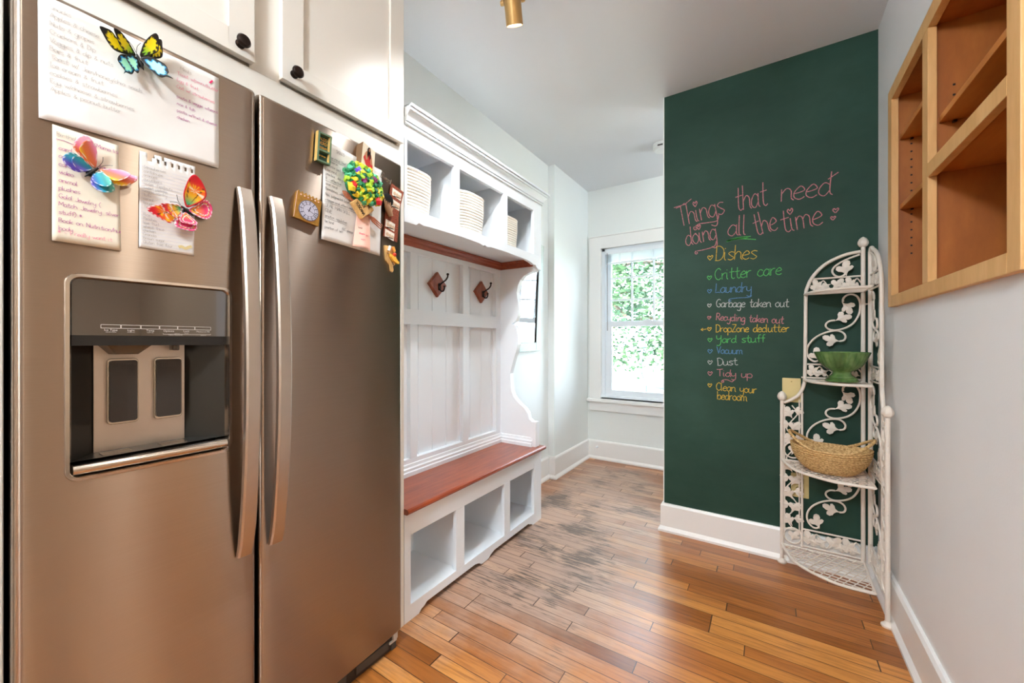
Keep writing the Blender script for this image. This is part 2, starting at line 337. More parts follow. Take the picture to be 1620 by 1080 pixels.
# ------------------------------------------------------------------ hand lettering (single stroke)
GL = {
'a': (5.2, '4,4 2,5 0,3 0,1 2,0 4,2;4,5 4,1 5,0'), 'b': (5, '0,9 0,0;0,3 2,5 4,4 4,1 2,0 0,1'), 'c': (4.6, '4,4 2,5 0,3 0,1 2,0 4,1'),
'd': (5.2, '4,4 2,5 0,3 0,1 2,0 4,2;4.4,9 4,4 4,1 5,0'), 'e': (4.8, '0,2.5 2,2.7 4,3.4 3.2,4.8 2,5 0,3 0,1 2,0 4,.8'), 'f': (4, '4,8.5 3,9 2,8 1.8,4 1.8,0;0,5 3.6,5'),
'g': (5, '4,4 2,5 0,3 0,1 2,0 4,2;4,5 4,-2 2.5,-4 0,-3'), 'h': (5.2, '0,9 0,0;0,3 2,5 3.8,4 4,1 5,0'), 'i': (2.2, '0,5 0,1 1,0;0,7 .3,7.4'),
'j': (3, '2,5 2,-3 0,-4;2,7 2.3,7.4'), 'k': (4.6, '0,9 0,0;4,5 0,2;1,2.6 4,0'), 'l': (2.2, '0,9 0,1 1,0'), 'm': (7.4, '0,5 0,0;0,3.5 1.5,5 3,4 3,0;3,3.5 4.5,5 6,4 6,1 7,0'),
'n': (5.2, '0,5 0,0;0,3 2,5 3.8,4 4,1 5,0'), 'o': (5, '2,5 0,3.5 0,1.5 2,0 4,1.5 4,3.5 2,5 3,4.8'), 'p': (5, '0,5 0,-4;0,4 2,5 4,4 4,1 2,0 0,1'), 'q': (5, '4,4 2,5 0,3 0,1 2,0 4,2;4,5 4,-4'),
'r': (4, '0,5 0,0;0,3 1.5,4.7 3.4,5'), 's': (4.4, '4,4.6 2,5 .4,4 2,2.6 3.8,1.3 2,0 0,.6'), 't': (4.6, '2,8.5 1.7,4 1.8,1 3,0 4.2,.6;0,5.2 4,5.5'), 'u': (5.2, '0,5 0,1 2,0 4,2;4,5 4,1 5,0'),
'v': (4.6, '0,5 2,0;2,0 4,5'), 'w': (6.6, '0,5 1,1 1.5,0 2.4,2 3,4;3,4 4,1 4.5,0 5.2,2 6,5'), 'x': (4.6, '0,5 4,0;4,5 0,0'), 'y': (5, '0,5 0,2 2,1 4,2.5;4,5 4,-2 2.5,-4 0,-3'), 'z': (4.6, '0,5 4,5;4,5 0,0;0,0 4,0'),
'A': (6.4, '0,0 3,9;3,9 6,0;1,3.4 5,3.4'), 'B': (5.6, '0,9 0,0;0,9 3,8.6 3.6,7 2.6,5.2 0,4.8;0,4.8 3.4,4.4 4.6,2.4 3.4,.4 0,0'), 'C': (6, '5,7.5 3.4,9 1,7.5 0,4.5 1,1.2 3.2,0 5,1.4'),
'D': (6.2, '0.6,8.6 0.6,0;0,8.8 3,8.8 5.4,6.4 5.2,2.4 3,0.1 0,0'), 'E': (5, '4,9 0,9;0,9 0,0;0,4.6 3.4,4.6;0,0 4,0'), 'G': (6.2, '5,7.8 3.2,9 1,7.5 0,4.5 1,1.2 3.2,0 5,1.4 5,3.6;3,3.8 5.4,3.6'),
'I': (3, '1,9 1,0;0,9 2.2,9;0,0 2.2,0'), 'J': (4.6, '4,9 4,2 2.4,0 0,1'), 'K': (5.4, '0,9 0,0;4.4,9 0,4;1,5 4.6,0'), 'L': (5.2, '.6,9 .4,4 0,.2;0,.2 3,.6 4.6,0'), 'M': (7.2, '0,0 0.6,9;.6,9 3.2,3;3.2,3 6,9;6,9 6.6,0'),
'N': (6, '0,0 0,9;0,9 5,0;5,0 5,9'), 'O': (6.2, '2.8,9 0,6.5 0,2.5 2.8,0 5.4,2.5 5.4,6.5 2.8,9'), 'P': (5.4, '0,9 0,0;0,9 3,8.8 4.4,6.8 3,4.6 0,4.4'), 'R': (5.8, '0,9 0,0;0,9 3,8.8 4.2,6.8 3,4.8 0,4.6;1.5,4.6 5,0'),
'S': (5.4, '4.6,8 2.6,9 .4,7.4 2,5 4.4,3 3,.2 0,1'), 'T': (6.6, '0,8.4 3,8.6 6,9.4;3,8.8 3.2,0'), 'U': (6, '0,9 0,2 2.6,0 5,2 5,9'), 'V': (5.8, '0,9 2.6,0;2.6,0 5.2,9'), 'W': (8, '0,9 1.8,0;1.8,0 3.6,7;3.6,7 5.4,0;5.4,0 7.2,9'),
'Y': (5.8, '0,9 .2,5.4 2,4.4 4.4,6;4.6,9 4.2,0 2.4,-3.4 0,-3'), 'Z': (5.6, '0,9 5,9;5,9 0,0;0,0 5,.4'), '&': (5, '4,0 1,6 2,8 3,6.6 0,2 1.6,0 4,3'), '/': (3.4, '0,-1 3,9'), '(': (2.6, '2,10 0,6 0,2 2,-2'), ')': (2.6, '0,10 2,6 2,2 0,-2'),
'-': (4, '0,3 3,3'), ',': (2, '1,.6 .4,-1.2'), '.': (1.6, '0,0 .4,.4'), ':': (2, '0,4 .3,4.3;0,.6 .3,.9'), '*': (4.4, '0,2 3.4,6;3.4,2 0,6;1.7,1.2 1.7,6.8;0,4 3.4,4'), ' ': (4.6, ''), '+': (4.4, '0,3 4,3;2,1 2,5'),
'<': (6.4, '2.4,0 .2,3 .2,4.8 1.4,5.4 2.6,4 4.4,5.4 5.4,4.4 4.4,2.4 2.4,0'),
'!': (2.4, '0,5 0,1 1,0;0.2,6.4 -.9,7.8 -.3,8.6 .4,7.8 1.2,8.7 1.6,7.7 .2,6.4'),
'|': (5.2, '1.6,9 1.5,1 2.6,0 3.8,.8;0,5.4 4.6,5.8'),
}
GLP = {k: (w_, [[tuple(float(c) for c in p.split(',')) for p in st.split()] for st in d.split(';') if st]) for k, (w_, d) in GL.items()}
def strokes(text, size, x=0.0, y=0.0, ang=0.0, track=1.0, jit=0.0, width=None):
    """polylines of text; size = cap height; width = total length to fit"""
    u = size / 9; tot = sum(GLP[c][0] * track for c in text if c in GLP) * u
    fx0 = (width / tot) if width else 1.0
    ca, sa = math.cos(ang), math.sin(ang); px = 0; out = []
    for c in text:
        if c not in GLP: continue
        wd, st = GLP[c]; jy = R.uniform(-jit, jit) * size
        for s_ in st:
            pl = [Vector((px + p[0] * u * fx0, p[1] * u + jy)) for p in s_]
            pl = smooth_pts(pl, 4) if len(pl) > 2 else pl
            out.append([(x + p[0] * ca - p[1] * sa, y + p[0] * sa + p[1] * ca) for p in pl])
        px += wd * track * u * fx0
    return out

# ================================================================== the room
CE = 2.525
LX, NX, BY, RX, CY = -1.50, -1.445, 3.555, 0.42, 2.422      # left wall, nook wall, back wall, right wall, chalkboard wall
def S(name, mb, m, **k): return mb.build(name, m, kind='structure', **k)
b = MB(); b.box(-1.75, 3.45, -3.2, 3.8, -0.1, 0); S('floor', b, 'floor')
b = MB(); b.box(-1.75, 3.45, -3.2, 3.8, CE, CE + 0.1); S('ceiling', b, 'ceil')
b = MB(); b.box(LX - 0.15, LX, -3.2, 3.8, 0, CE); S('wall_left', b, 'wall')
b = MB(); b.box(LX, NX, 2.85, BY, 0, CE); S('wall_nook', b, 'wall')
b = MB(); b.box(-1.65, 3.45, -3.2, -3.05, 0, CE); S('wall_rear', b, 'kitchen')
b = MB(); b.box(3.3, 3.45, -3.05, 1.2, 0, CE); S('wall_kitchen', b, 'kitchen')
b = MB(); b.box(RX + 0.4, 3.3, 1.05, 1.2, 0, CE); S('wall_kitchen_side', b, 'kitchen')
# back wall with the window opening
WX0, WX1, WZ0, WZ1 = -1.31, -0.40, 0.58, 1.965
b = MB()
b.box(-1.65, WX0, BY, BY + 0.15, 0, CE); b.box(WX1, 1.9, BY, BY + 0.15, 0, CE)
b.box(WX0, WX1, BY, BY + 0.15, 0, WZ0); b.box(WX0, WX1, BY, BY + 0.15, WZ1, CE); S('wall_back', b, 'wall')
b = MB()
b.box(1.75, 1.9, CY + 0.13, 2.62, 0, CE); b.box(1.75, 1.9, 3.46, 3.8, 0, CE); b.box(1.75, 1.9, 2.62, 3.46, 0, 1.45); b.box(1.75, 1.9, 2.62, 3.46, 2.1, CE); S('wall_hall_end', b, 'wall')
b = MB(); b.box(1.73, 1.76, 2.54, 2.62, 1.40, 2.18); b.box(1.73, 1.76, 3.46, 3.54, 1.40, 2.18); b.box(1.73, 1.76, 2.62, 3.46, 2.10, 2.18); b.box(1.72, 1.76, 2.54, 3.54, 1.40, 1.45); b.box(1.80, 1.83, 2.62, 3.46, 1.76, 1.80); w2 = S('added_window', b, 'trim')  # invented window out of sight, lets extra daylight onto the nook wall
b = MB(); b.box(1.82, 1.824, 2.62, 3.46, 1.45, 2.10); b.build('glass_pane', 'glass', w2)
b = MB(); b.box(-0.513, 1.9, CY, CY + 0.13, 0, CE); cw = S('wall_chalkboard', b, 'chalk')
b = MB(); b.box(-0.516, -0.511, CY - 0.0015, CY + 0.1315, 0, CE); S('trim_1', b, 'trim')
# right wall with the recess for the built-in shelf
KY0, KY1, KZ0, KZ1, KD = 1.18, 2.115, 1.262, 2.062, 0.25
b = MB()
b.box(RX, RX + 0.4, 1.05, KY0, 0, CE); b.box(RX, RX + 0.4, KY1, CY, 0, CE)
b.box(RX, RX + 0.4, KY0, KY1, 0, KZ0); b.box(RX, RX + 0.4, KY0, KY1, KZ1, CE)
b.box(RX + KD, RX + 0.4, KY0, KY1, KZ0, KZ1); S('wall_right', b, 'wall_r')
def baseboard(name, pts, h=0.165, t=0.016, m='trim'):
    """runs along pts (room side on the left hand of travel)"""
    b = MB(); prof = [(0, 0), (t + 0.012, 0), (t + 0.012, 0.012), (t + 0.003, 0.026), (t, 0.03), (t, h - 0.012), (t - 0.006, h), (0, h)]
    P = [Vector((p[0], p[1])) for p in pts]; rows = []
    for i, p in enumerate(P):
        ds = []
        if i > 0: ds.append((P[i] - P[i - 1]).normalized())
        if i < len(P) - 1: ds.append((P[i + 1] - P[i]).normalized())
        ns = [Vector((-d.y, d.x)) for d in ds]
        n_ = (ns[0] + ns[-1]).normalized(); k = 1 / max(0.3, n_.dot(ns[0]))
        rows.append([b.bm.verts.new((p.x + n_.x * a * k, p.y + n_.y * a * k, z)) for a, z in prof])
    for A, B in zip(rows, rows[1:]):
        for k in range(len(prof)): b.face([A[k], A[(k + 1) % len(prof)], B[(k + 1) % len(prof)], B[k]])
    b.face(rows[0]); b.face(rows[-1][::-1])
    return S(name, b, m)
baseboard('baseboard_back', [(1.75, BY), (NX, BY), (NX, 2.85), (LX, 2.85), (LX, 2.17)], h=0.175)
baseboard('baseboard_chalkboard', [(RX, CY), (-0.513, CY), (-0.513, CY + 0.13)], h=0.16)
baseboard('baseboard_right', [(RX + 0.4, 1.05), (RX, 1.05), (RX, CY)], h=0.165)
# chalk lettering on the wall
def writing(name, lines, m, wd, O, U, V, parent, lift=0.0006, label=None):
    b = MB(); O, U, V = Vector(O), Vector(U), Vector(V); Nn = U.cross(V) * lift
    for pl in lines: b.ribbon(pl, wd, O, U, V, Nn)
    return b.build(name, m, parent, fix=False, weld=False, label=label)
CO, CU, CV = (0, CY, 0), (1, 0, 0), (0, 0, 1)
def spiral(cx, cz, r, a0, turns, sgn=1): return [(cx + r * (1 - t / 14) * math.cos(a0 + sgn * 2 * PI * turns * t / 14), cz + r * (1 - t / 14) * math.sin(a0 + sgn * 2 * PI * turns * t / 14)) for t in range(14)]
A_ = math.radians
L = strokes('Th!ngs', 0.120, -0.430, 1.756, A_(9.2), width=0.240) + [[(-0.458, 1.872), (-0.40, 1.880), (-0.365, 1.905)]] + strokes('that', 0.130, -0.145, 1.795, A_(2.5), width=0.145) + strokes('need', 0.112, 0.054, 1.808, A_(-1.5), width=0.205)
L += [[(0.240, 1.880), (0.279, 1.905)]]
L += [smooth_pts([Vector(p) for p in [(-0.229, 1.790), (-0.236, 1.760), (-0.28, 1.757), (-0.325, 1.757), (-0.346, 1.744)]], 5)] + [spiral(-0.342, 1.735, 0.013, 2.2, 1.2)]
L += strokes('do!ng', 0.105, -0.390, 1.642, A_(7), width=0.160) + strokes('all', 0.105, -0.182, 1.667, A_(-1), width=0.092) + strokes('the', 0.120, -0.056, 1.650, A_(11), width=0.105) + strokes('t!me', 0.118, 0.058, 1.648, A_(6.8), width=0.172)
L += [smooth_pts([Vector(p) for p in [(-0.240, 1.648), (-0.250, 1.622), (-0.30, 1.610), (-0.335, 1.607)]], 5)] + [spiral(-0.338, 1.597, 0.011, 1.6, 1.2)]
L += strokes('<', 0.036, 0.258, 1.713) + strokes('<', 0.030, 0.250, 1.680)
writing('chalk_heading', L, 'ch_pink', 0.0042, CO, CU, CV, cw, label='pink chalk heading reading Things that need doing all the time')
writing('chalk_underline', [smooth_pts([Vector(p) for p in q_], 5) for q_ in ([(-0.192, 1.640), (-0.15, 1.652), (-0.078, 1.652)], [(-0.190, 1.640), (-0.13, 1.646), (-0.055, 1.632)], [(-0.188, 1.643), (-0.15, 1.650), (-0.10, 1.650)], [(-0.188, 1.638), (-0.15, 1.646), (-0.09, 1.648)])], 'ch_green', 0.0045, CO, CU, CV, cw, label='green chalk swoosh under the word all')
rowsT = [('Dishes', 'yellow', -0.246, 1.543, 0.078, 0.198, -3.5, -0.276, 1.548, 0.042), ('Critter care', 'green', -0.246, 1.436, 0.062, 0.306, 0.7, -0.278, 1.440, 0.036),
         ('Laundry', 'blue', -0.244, 1.366, 0.052, 0.172, -2, -0.277, 1.366, 0.034), ('Garbage taken out', 'white', -0.240, 1.288, 0.043, 0.328, -2.6, -0.277, 1.288, 0.032),
         ('Recycling taken out', 'pink', -0.240, 1.217, 0.038, 0.307, -5, -0.277, 1.222, 0.028), ('DropZone declutter', 'yellow', -0.243, 1.152, 0.040, 0.332, -0.7, -0.277, 1.158, 0.032),
         ('Yard stuff', 'green', -0.238, 1.093, 0.040, 0.225, 0.8, -0.275, 1.097, 0.034), ('Vacuum', 'blue', -0.238, 1.035, 0.038, 0.124, -0.9, -0.275, 1.034, 0.036),
         ('Dust', 'white', -0.234, 0.969, 0.040, 0.099, 3.5, -0.275, 0.973, 0.036), ('Tidy up', 'pink', -0.238, 0.912, 0.038, 0.169, -1.0, -0.275, 0.912, 0.036), ('Clean your', 'yellow', -0.240, 0.834, 0.042, 0.190, -1.5, -0.275, 0.848, 0.032)]
for t, c, x, z, sz, wd, an, hx, hz, hs in rowsT:
    L = strokes(t, sz, x, z, math.radians(an), width=wd) + strokes('<', hs, hx - 0.006, hz)
    if t == 'Laundry': L += [smooth_pts([Vector(p) for p in [(-0.075, 1.345), (-0.085, 1.333), (-0.14, 1.332), (-0.175, 1.329)]], 5), spiral(-0.173, 1.320, 0.009, 1.4, 1.2)]
    if t == 'Tidy up': L += [smooth_pts([Vector(p) for p in [(-0.155, 0.897), (-0.165, 0.884), (-0.185, 0.893), (-0.205, 0.892), (-0.215, 0.884)]], 5), spiral(-0.208, 0.884, 0.008, PI, 1.1)]
    if t == 'Clean your': L += strokes('bedroom', 0.044, -0.234, 0.785, 0, width=0.141)
    if t == 'DropZone declutter': L += [[(-0.288, 1.169), (-0.317, 1.166)], [(-0.306, 1.174), (-0.317, 1.166), (-0.305, 1.159)]]
    writing('chalk_line', L, 'ch_' + c, 0.0036, CO, CU, CV, cw, label=f'{c} chalk line reading {t}' + (' bedroom' if t == 'Clean your' else ''))

# ------------------------------------------------------------------ window
b = MB()
cz = 0.022
b.box(WX0 - 0.11, WX0, BY - cz, BY, 0.565, WZ1); b.box(WX1, WX1 + 0.11, BY - cz, BY, 0.565, WZ1)
b.box(WX0 - 0.11, WX1 + 0.11, BY - cz, BY, WZ1, WZ1 + 0.11); b.box(WX0 - 0.115, WX1 + 0.115, BY - cz - 0.008, BY, WZ1 + 0.108, WZ1 + 0.118)
b.box(WX0 - 0.11, WX1 + 0.11, BY - cz, BY, 0.455, 0.54); b.box(WX0 - 0.128, WX1 + 0.128, BY - 0.05, BY + 0.02, 0.54, 0.566)
win = S('window_1', b, 'trim', bevel=0.002)
b = MB()
b.box(WX0, WX0 + 0.03, BY + 0.01, BY + 0.12, WZ0, WZ1); b.box(WX1 - 0.03, WX1, BY + 0.01, BY + 0.12, WZ0, WZ1)
b.box(WX0, WX1, BY + 0.01, BY + 0.12, WZ1 - 0.025, WZ1); b.box(WX0, WX1, BY + 0.0, BY + 0.12, 0.566, WZ0 + 0.02); b.build('window_jamb', 'vinyl', win, bevel=0.0015)
GX0, GX1 = -1.222, -0.488
def sash(name, y0, y1, z0, z1, gx0, gx1, bot, top):
    b = MB(); b.box(WX0 + 0.03, gx0, y0, y1, z0, z1); b.box(gx1, WX1 - 0.03, y0, y1, z0, z1)
    b.box(gx0, gx1, y0, y1, z0, z0 + bot); b.box(gx0, gx1, y0, y1, z1 - top, z1)
    return b.build(name, 'vinyl', win, bevel=0.003)
s_lo = sash('window_sash', BY + 0.025, BY + 0.06, WZ0 + 0.015, 1.282, GX0, GX1, 0.055, 0.045)
b = MB(); b.box(GX0, GX1, BY + 0.04, BY + 0.044, 0.65, 1.237); b.build('glass_pane', 'glass', s_lo)
s_up = sash('window_sash', BY + 0.065, BY + 0.10, 1.245, WZ1 - 0.025, GX0 - 0.02, GX1 + 0.02, 0.045, 0.045)
b = MB(); b.box(GX0 - 0.02, GX1 + 0.02, BY + 0.086, BY + 0.09, 1.29, 1.90); b.build('glass_pane', 'glass', s_up)
b = MB()
for i in range(1, 4):
    x = GX0 - 0.02 + (GX1 - GX0 + 0.04) * i / 4; b.box(x - 0.008, x + 0.008, BY + 0.074, BY + 0.085, 1.29, 1.895)
for z in (1.485, 1.690): b.box(GX0 - 0.02, GX1 + 0.02, BY + 0.075, BY + 0.084, z - 0.008, z + 0.008)
b.build('muntin', 'vinyl', s_up)
b = MB(); b.box(-0.93, -0.87, BY + 0.02, BY + 0.04, 1.275, 1.293); b.tube([(-0.92, BY + 0.03, 1.295), (-0.88, BY + 0.018, 1.297)], 0.004); b.build('sash_lock', 'vinyl', s_lo)
# gathered mini blind
bl = thing('mini_blind', 'white mini blind gathered at the top of the window', 'blind', (-0.855, BY + 0.01, WZ1 - 0.03))
b = MB(); b.box(WX0 + 0.035, WX1 - 0.035, BY + 0.0, BY + 0.022, 1.905, 1.938); b.build('headrail', 'vinyl', bl, bevel=0.002)
b = MB()
for k in range(16):
    z = 1.900 - k * 0.0045
    b.poly([(WX0 + 0.04, BY + 0.0, z), (WX1 - 0.04, BY + 0.0, z), (WX1 - 0.04, BY + 0.011, z + 0.0016), (WX0 + 0.04, BY + 0.011, z + 0.0016)])
    b.poly([(WX0 + 0.04, BY + 0.011, z + 0.0016), (WX1 - 0.04, BY + 0.011, z + 0.0016), (WX1 - 0.04, BY + 0.022, z), (WX0 + 0.04, BY + 0.022, z)])
b.build('blind_slats', 'vinyl', bl, solid=0.001)
b = MB(); b.box(WX0 + 0.04, WX1 - 0.04, BY + 0.0, BY + 0.022, 1.812, 1.826); b.build('bottom_rail', 'vinyl', bl, bevel=0.003)
b = MB(); b.tube([(WX0 + 0.055, BY - 0.003, 1.92), (WX0 + 0.058, BY - 0.004, 1.20)], 0.003, 6); b.build('tilt_wand', 'clear', bl)
for x in (-1.14, -0.855, -0.57):
    b = MB(); b.tube([(x, BY - 0.001, 1.925), (x, BY - 0.002, 1.822)], 0.0016, 5); b.tube([(x + 0.012, BY - 0.001, 1.925), (x + 0.01, BY - 0.002, 1.832), (x, BY - 0.002, 1.815)], 0.0016, 5); b.build('lift_cord', 'vinyl', bl)
b = MB(); b.lathe([(0.0, 0), (0.009, 0.0), (0.009, 0.018), (0.006, 0.024), (0, 0.026)], (0, 0, 0), 12, 'Y')
for v in b.bm.verts: v.co = Vector((v.co.x - 1.345, BY - 0.016 - v.co.y, v.co.z + 0.115))
tag(b.build('door_bumper', 'vinyl', smooth=True), 'small white round bumper on the baseboard below the window', 'bumper')

# ------------------------------------------------------------------ outside the window
b = MB(); b.box(-40, 40, 3.9, 60, -0.75, -0.70); S('ground_outside', b, 'lawn')
tree = thing('leafy_tree', 'leafy green tree hanging low outside the window', 'tree', (-3.9, 8.6, -0.7))
b = MB()
b.tube(smooth_pts([(-3.9, 8.6, -0.7), (-3.88, 8.6, 0.6), (-3.8, 8.5, 1.6), (-3.6, 8.4, 3.2)], 5), 0.12, 8, cap=True)
for a in range(9):
    an = a * 2.4; r = 1.3 + 0.5 * R.random()
    b.tube(smooth_pts([(-3.8, 8.55, 1.0 + 0.25 * a), (-3.0 + r * .5 * math.cos(an), 8.5 + r * .5 * math.sin(an), 1.6 + .22 * a), (-2.2 + r * math.cos(an), 8.4 + r * math.sin(an), 1.1 + .22 * a)], 4), 0.03, 5)
b.build('trunk', 'bark', tree)
b = MB()
cl = []
for i in range(230):
    while True:
        p = Vector((R.uniform(-1, 1), R.uniform(-1, 1), R.uniform(-1, 1)))
        if p.length < 1: break
    cl.append(Vector((-2.25 + p.x * 2.5, 8.0 + p.y * 1.8, 2.25 + p.z * 1.6)))
for c in cl:
    for k in range(64):
        p = c + Vector((R.gauss(0, .2), R.gauss(0, .2), R.gauss(0, .15)))
        d = Vector((R.uniform(-1, 1), R.uniform(-1, 1), R.uniform(-.6, .3))).normalized(); sd = d.cross(Vector((R.uniform(-1, 1), R.uniform(-1, 1), 1))).normalized()
        l, w_ = R.uniform(.08, .15), R.uniform(.026, .045)
        b.poly([p, p + d * l * .5 + sd * w_, p + d * l, p + d * l * .5 - sd * w_])
fo = b.build('foliage', 'leaf', tree, fix=False, weld=False); fo['kind'] = 'stuff'
for p in ((-0.93, 6.05, 1.02), (-0.83, 6.1, 1.06), (-0.86, 6.0, 1.10), (-0.75, 6.1, 1.0)):
    b = MB()
    for k in range(6):
        a = k * PI / 3; b.poly([p, (p[0] + .04 * math.cos(a - .4), p[1] - .012, p[2] + .04 * math.sin(a - .4)), (p[0] + .055 * math.cos(a), p[1] - .02, p[2] + .055 * math.sin(a)), (p[0] + .04 * math.cos(a + .4), p[1] - .012, p[2] + .04 * math.sin(a + .4))])
    if p[0] == -0.93:
        fl = thing('flowering_shrub', 'magenta blossoms on a slim shrub outside the window, at its right edge', 'shrub', (-0.8, 6.1, -0.7))
        sb = MB(); sb.tube(smooth_pts([(-0.8, 6.1, -0.7), (-0.78, 6.12, 0.2), (-0.82, 6.08, 1.0)], 5), 0.008, 5); sb.tube(smooth_pts([(-0.79, 6.11, 0.3), (-0.86, 6.08, 0.7), (-0.93, 6.05, 1.0)], 5), 0.005, 5); sb.tube(smooth_pts([(-0.79, 6.11, 0.3), (-0.74, 6.1, 0.7), (-0.75, 6.1, 0.98)], 5), 0.005, 5); sb.build('stem', 'bark', fl)
    b.build('blossom', 'blossom', fl, fix=False)
tp = thing('trampoline', 'round backyard trampoline with dark rim and safety poles beyond the tree', 'trampoline', (-1.4, 12.3, -0.7))
b = MB(); b.tube([(-1.4 + 1.68 * math.cos(2 * PI * k / 40), 12.3 + 1.68 * math.sin(2 * PI * k / 40), -0.13) for k in range(40)], 0.045, 8, closed=True); b.build('rim', 'net', tp, smooth=True)
b = MB(); b.lathe([(0, -0.01), (1.63, -0.01), (1.63, 0.005), (0, 0.005)], (-1.4, 12.3, -0.13), 40); b.build('jumping_mat', 'fbody', tp)
for k in range(6):
    a = k * PI / 3 + .35; c_, s_ = math.cos(a), math.sin(a)
    b = MB(); b.tube(smooth_pts([(-1.4 + 1.68 * c_, 12.3 + 1.68 * s_, -0.15), (-1.4 + 1.81 * c_, 12.3 + 1.81 * s_, 0.4), (-1.4 + 1.57 * c_, 12.3 + 1.57 * s_, 1.7)], 5), 0.025, 6); b.build('safety_pole', 'net', tp, smooth=True)
    b = MB(); b.tube([(-1.4 + 1.68 * c_, 12.3 + 1.68 * s_, -0.13), (-1.4 + 1.68 * c_, 12.3 + 1.68 * s_, -0.70)], 0.025, 6); b.build('leg', 'net', tp, smooth=True)

# ------------------------------------------------------------------ ceiling things
def spot(name, label, x, y, aim, energy, size, radius=0.03, color=WARM):
    t = thing(name, label, 'spotlight', (x, y, CE), 'brass ceiling spotlights'); local(t)
    d = (Vector(aim) - Vector((x, y, CE - 0.055))).normalized()
    u = d.orthogonal().normalized() if abs(d.z) > .999 else d.cross(Vector((0, 0, 1))).normalized(); v = d.cross(u)
    m_ = Matrix((u, v, d)).transposed()
    P = lambda p: Vector((0, 0, -0.055)) + m_ @ Vector(p)
    b = MB(); b.lathe([(0.0, -0.006), (0.055, -0.006), (0.055, -0.022), (0.05, -0.026), (0, -0.026)], (0, 0, 0.006), 32); b.build('canopy', 'brass', t, smooth=True)
    b = MB(); b.tube([(0, 0, -0.012), (0, 0, -0.02)], 0.008, 12); b.build('stem', 'brass', t, smooth=True)
    b = MB()
    for s_ in (-1, 1): b.tube([P((s_ * .002, 0, 0)) * 0 + Vector((0, 0, -0.019)) + (P((s_ * .043, 0, 0)) - P((0, 0, 0))), P((s_ * .043, 0, 0))], 0.0045, 8)
    b.tube([Vector((0, 0, -0.019)) + (P((s_ * .043, 0, 0)) - P((0, 0, 0))) for s_ in (-1, 1)], 0.0045, 8); b.build('yoke', 'brass', t, smooth=True)
    b = MB(); b.lathe([(0.0, -0.026), (0.03, -0.026), (0.034, -0.022), (0.0345, 0.075), (0.0345, 0.079), (0.0315, 0.079), (0.0315, 0.066), (0.0, 0.066)], seg=36)
    for q_ in b.bm.verts: q_.co = P(q_.co)
    b.build('barrel', 'brass', t, smooth=True)
    for s_ in (-1, 1):
        b = MB(); b.lathe([(0, s_ * .036), (0.01, s_ * .036), (0.01, s_ * .046), (0.008, s_ * .05), (0, s_ * .05)], seg=16, axis='X')
        for q_ in b.bm.verts: q_.co = P(q_.co)
        b.build('knob', 'brass', t, smooth=True)
    b = MB(); b.lathe([(0, 0.0745), (0.031, 0.0745), (0.031, 0.068), (0, 0.068)], seg=28)
    for q_ in b.bm.verts: q_.co = P(q_.co)
    b.build('lens', 'emit', t, smooth=True)
    o = light(name + '_bulb', 'SPOT', P((0, 0, 0.09)), energy, color, spot_size=size, spot_blend=1.0, shadow_soft_size=radius)
    o.rotation_euler = d.to_track_quat('-Z', 'Y').to_euler(); o.parent = t
    return t
spot('ceiling_spotlight', 'brass cylinder spotlight at the top edge, above the bench', -0.865, 1.336, (-1.065, 1.886, CE - 1.055), 7, math.radians(150), 0.03, (0.97, 0.98, 1.0))
spot('ceiling_spotlight', 'brass cylinder spotlight out of view, aimed at the fridge doors', -0.60, -0.25, (-1.12, 0.62, 1.2), 4.5, math.radians(120), 0.02)
spot('ceiling_spotlight', 'added brass cylinder spotlight out of view, between the fridge and the right wall', -0.20, 0.48, (-0.10, 0.70, 0), 11, math.radians(150), 0.04)  # unseen lamp added to brighten the floor and right wall
spot('ceiling_spotlight', 'added brass cylinder spotlight out of view, aimed at the bench back', -0.70, 1.18, (-1.30, 1.66, 0.6), 34, math.radians(125), 0.025, (0.95, 0.97, 1.0))  # extra lamp outside the view, added to lift the dark bench
spot('ceiling_spotlight', 'added unseen brass cylinder spotlight in the kitchen, beside the opening', 1.6, 0.72, (1.5, 0.6, 0), 50, math.radians(165), 0.05)  # invented kitchen lamp, put in for streaks on the fridge steel
spot('ceiling_spotlight', 'added unseen brass cylinder spotlight in the middle of the kitchen', 2.2, -0.6, (2.2, -0.6, 0), 90, math.radians(165), 0.05)  # made-up kitchen lamp out of sight, raises the ambient light
b = MB(); b.lathe([(0, 0), (0.062, 0), (0.064, -0.012), (0.058, -0.014), (0.058, -0.017), (0.062, -0.019), (0.062, -0.036), (0.052, -0.046), (0, -0.048)], seg=40)
sd = b.build('smoke_detector', 'trim', loc=(0, 0, 0), smooth=True); sd.location = (-0.645, 2.985, CE); tag(sd, 'round white smoke detector on the ceiling near the window', 'smoke detector')
b = MB(); b.box(-0.018, 0.018, -0.0632, -0.0600, -0.034, -0.024); ORG[sd.as_pointer()] = Vector(); b.build('test_slot', 'fbody', sd)
def dome(label, x, y, energy, color):
    dm = thing('added_dome_light', label, 'added ceiling light', (x, y, CE)); local(dm)
    b = MB(); b.lathe([(0, 0), (0.19, 0), (0.19, -0.03), (0, -0.03)], seg=40); b.build('base', 'brass', dm, smooth=True)
    b = MB(); b.lathe([(0.175, -0.03), (0.165, -0.07), (0.12, -0.10), (0, -0.115)], seg=40); b.build('glass_dome', 'emit', dm, smooth=True)
    light('dome_bulb', 'POINT', (x, y, CE - 0.24), energy, color, shadow_soft_size=0.12)
dome('added white glass dome ceiling light, unseen behind the camera', -0.4, -1.2, 100, (0.80, 0.91, 1.0))  # invented fill lamp, never in view
dome('added white glass dome ceiling light, unseen in the hall behind the green wall', 0.1, 3.02, 9, (0.86, 0.95, 1.0))  # hidden lamp put in to brighten the hall ceiling and back wall

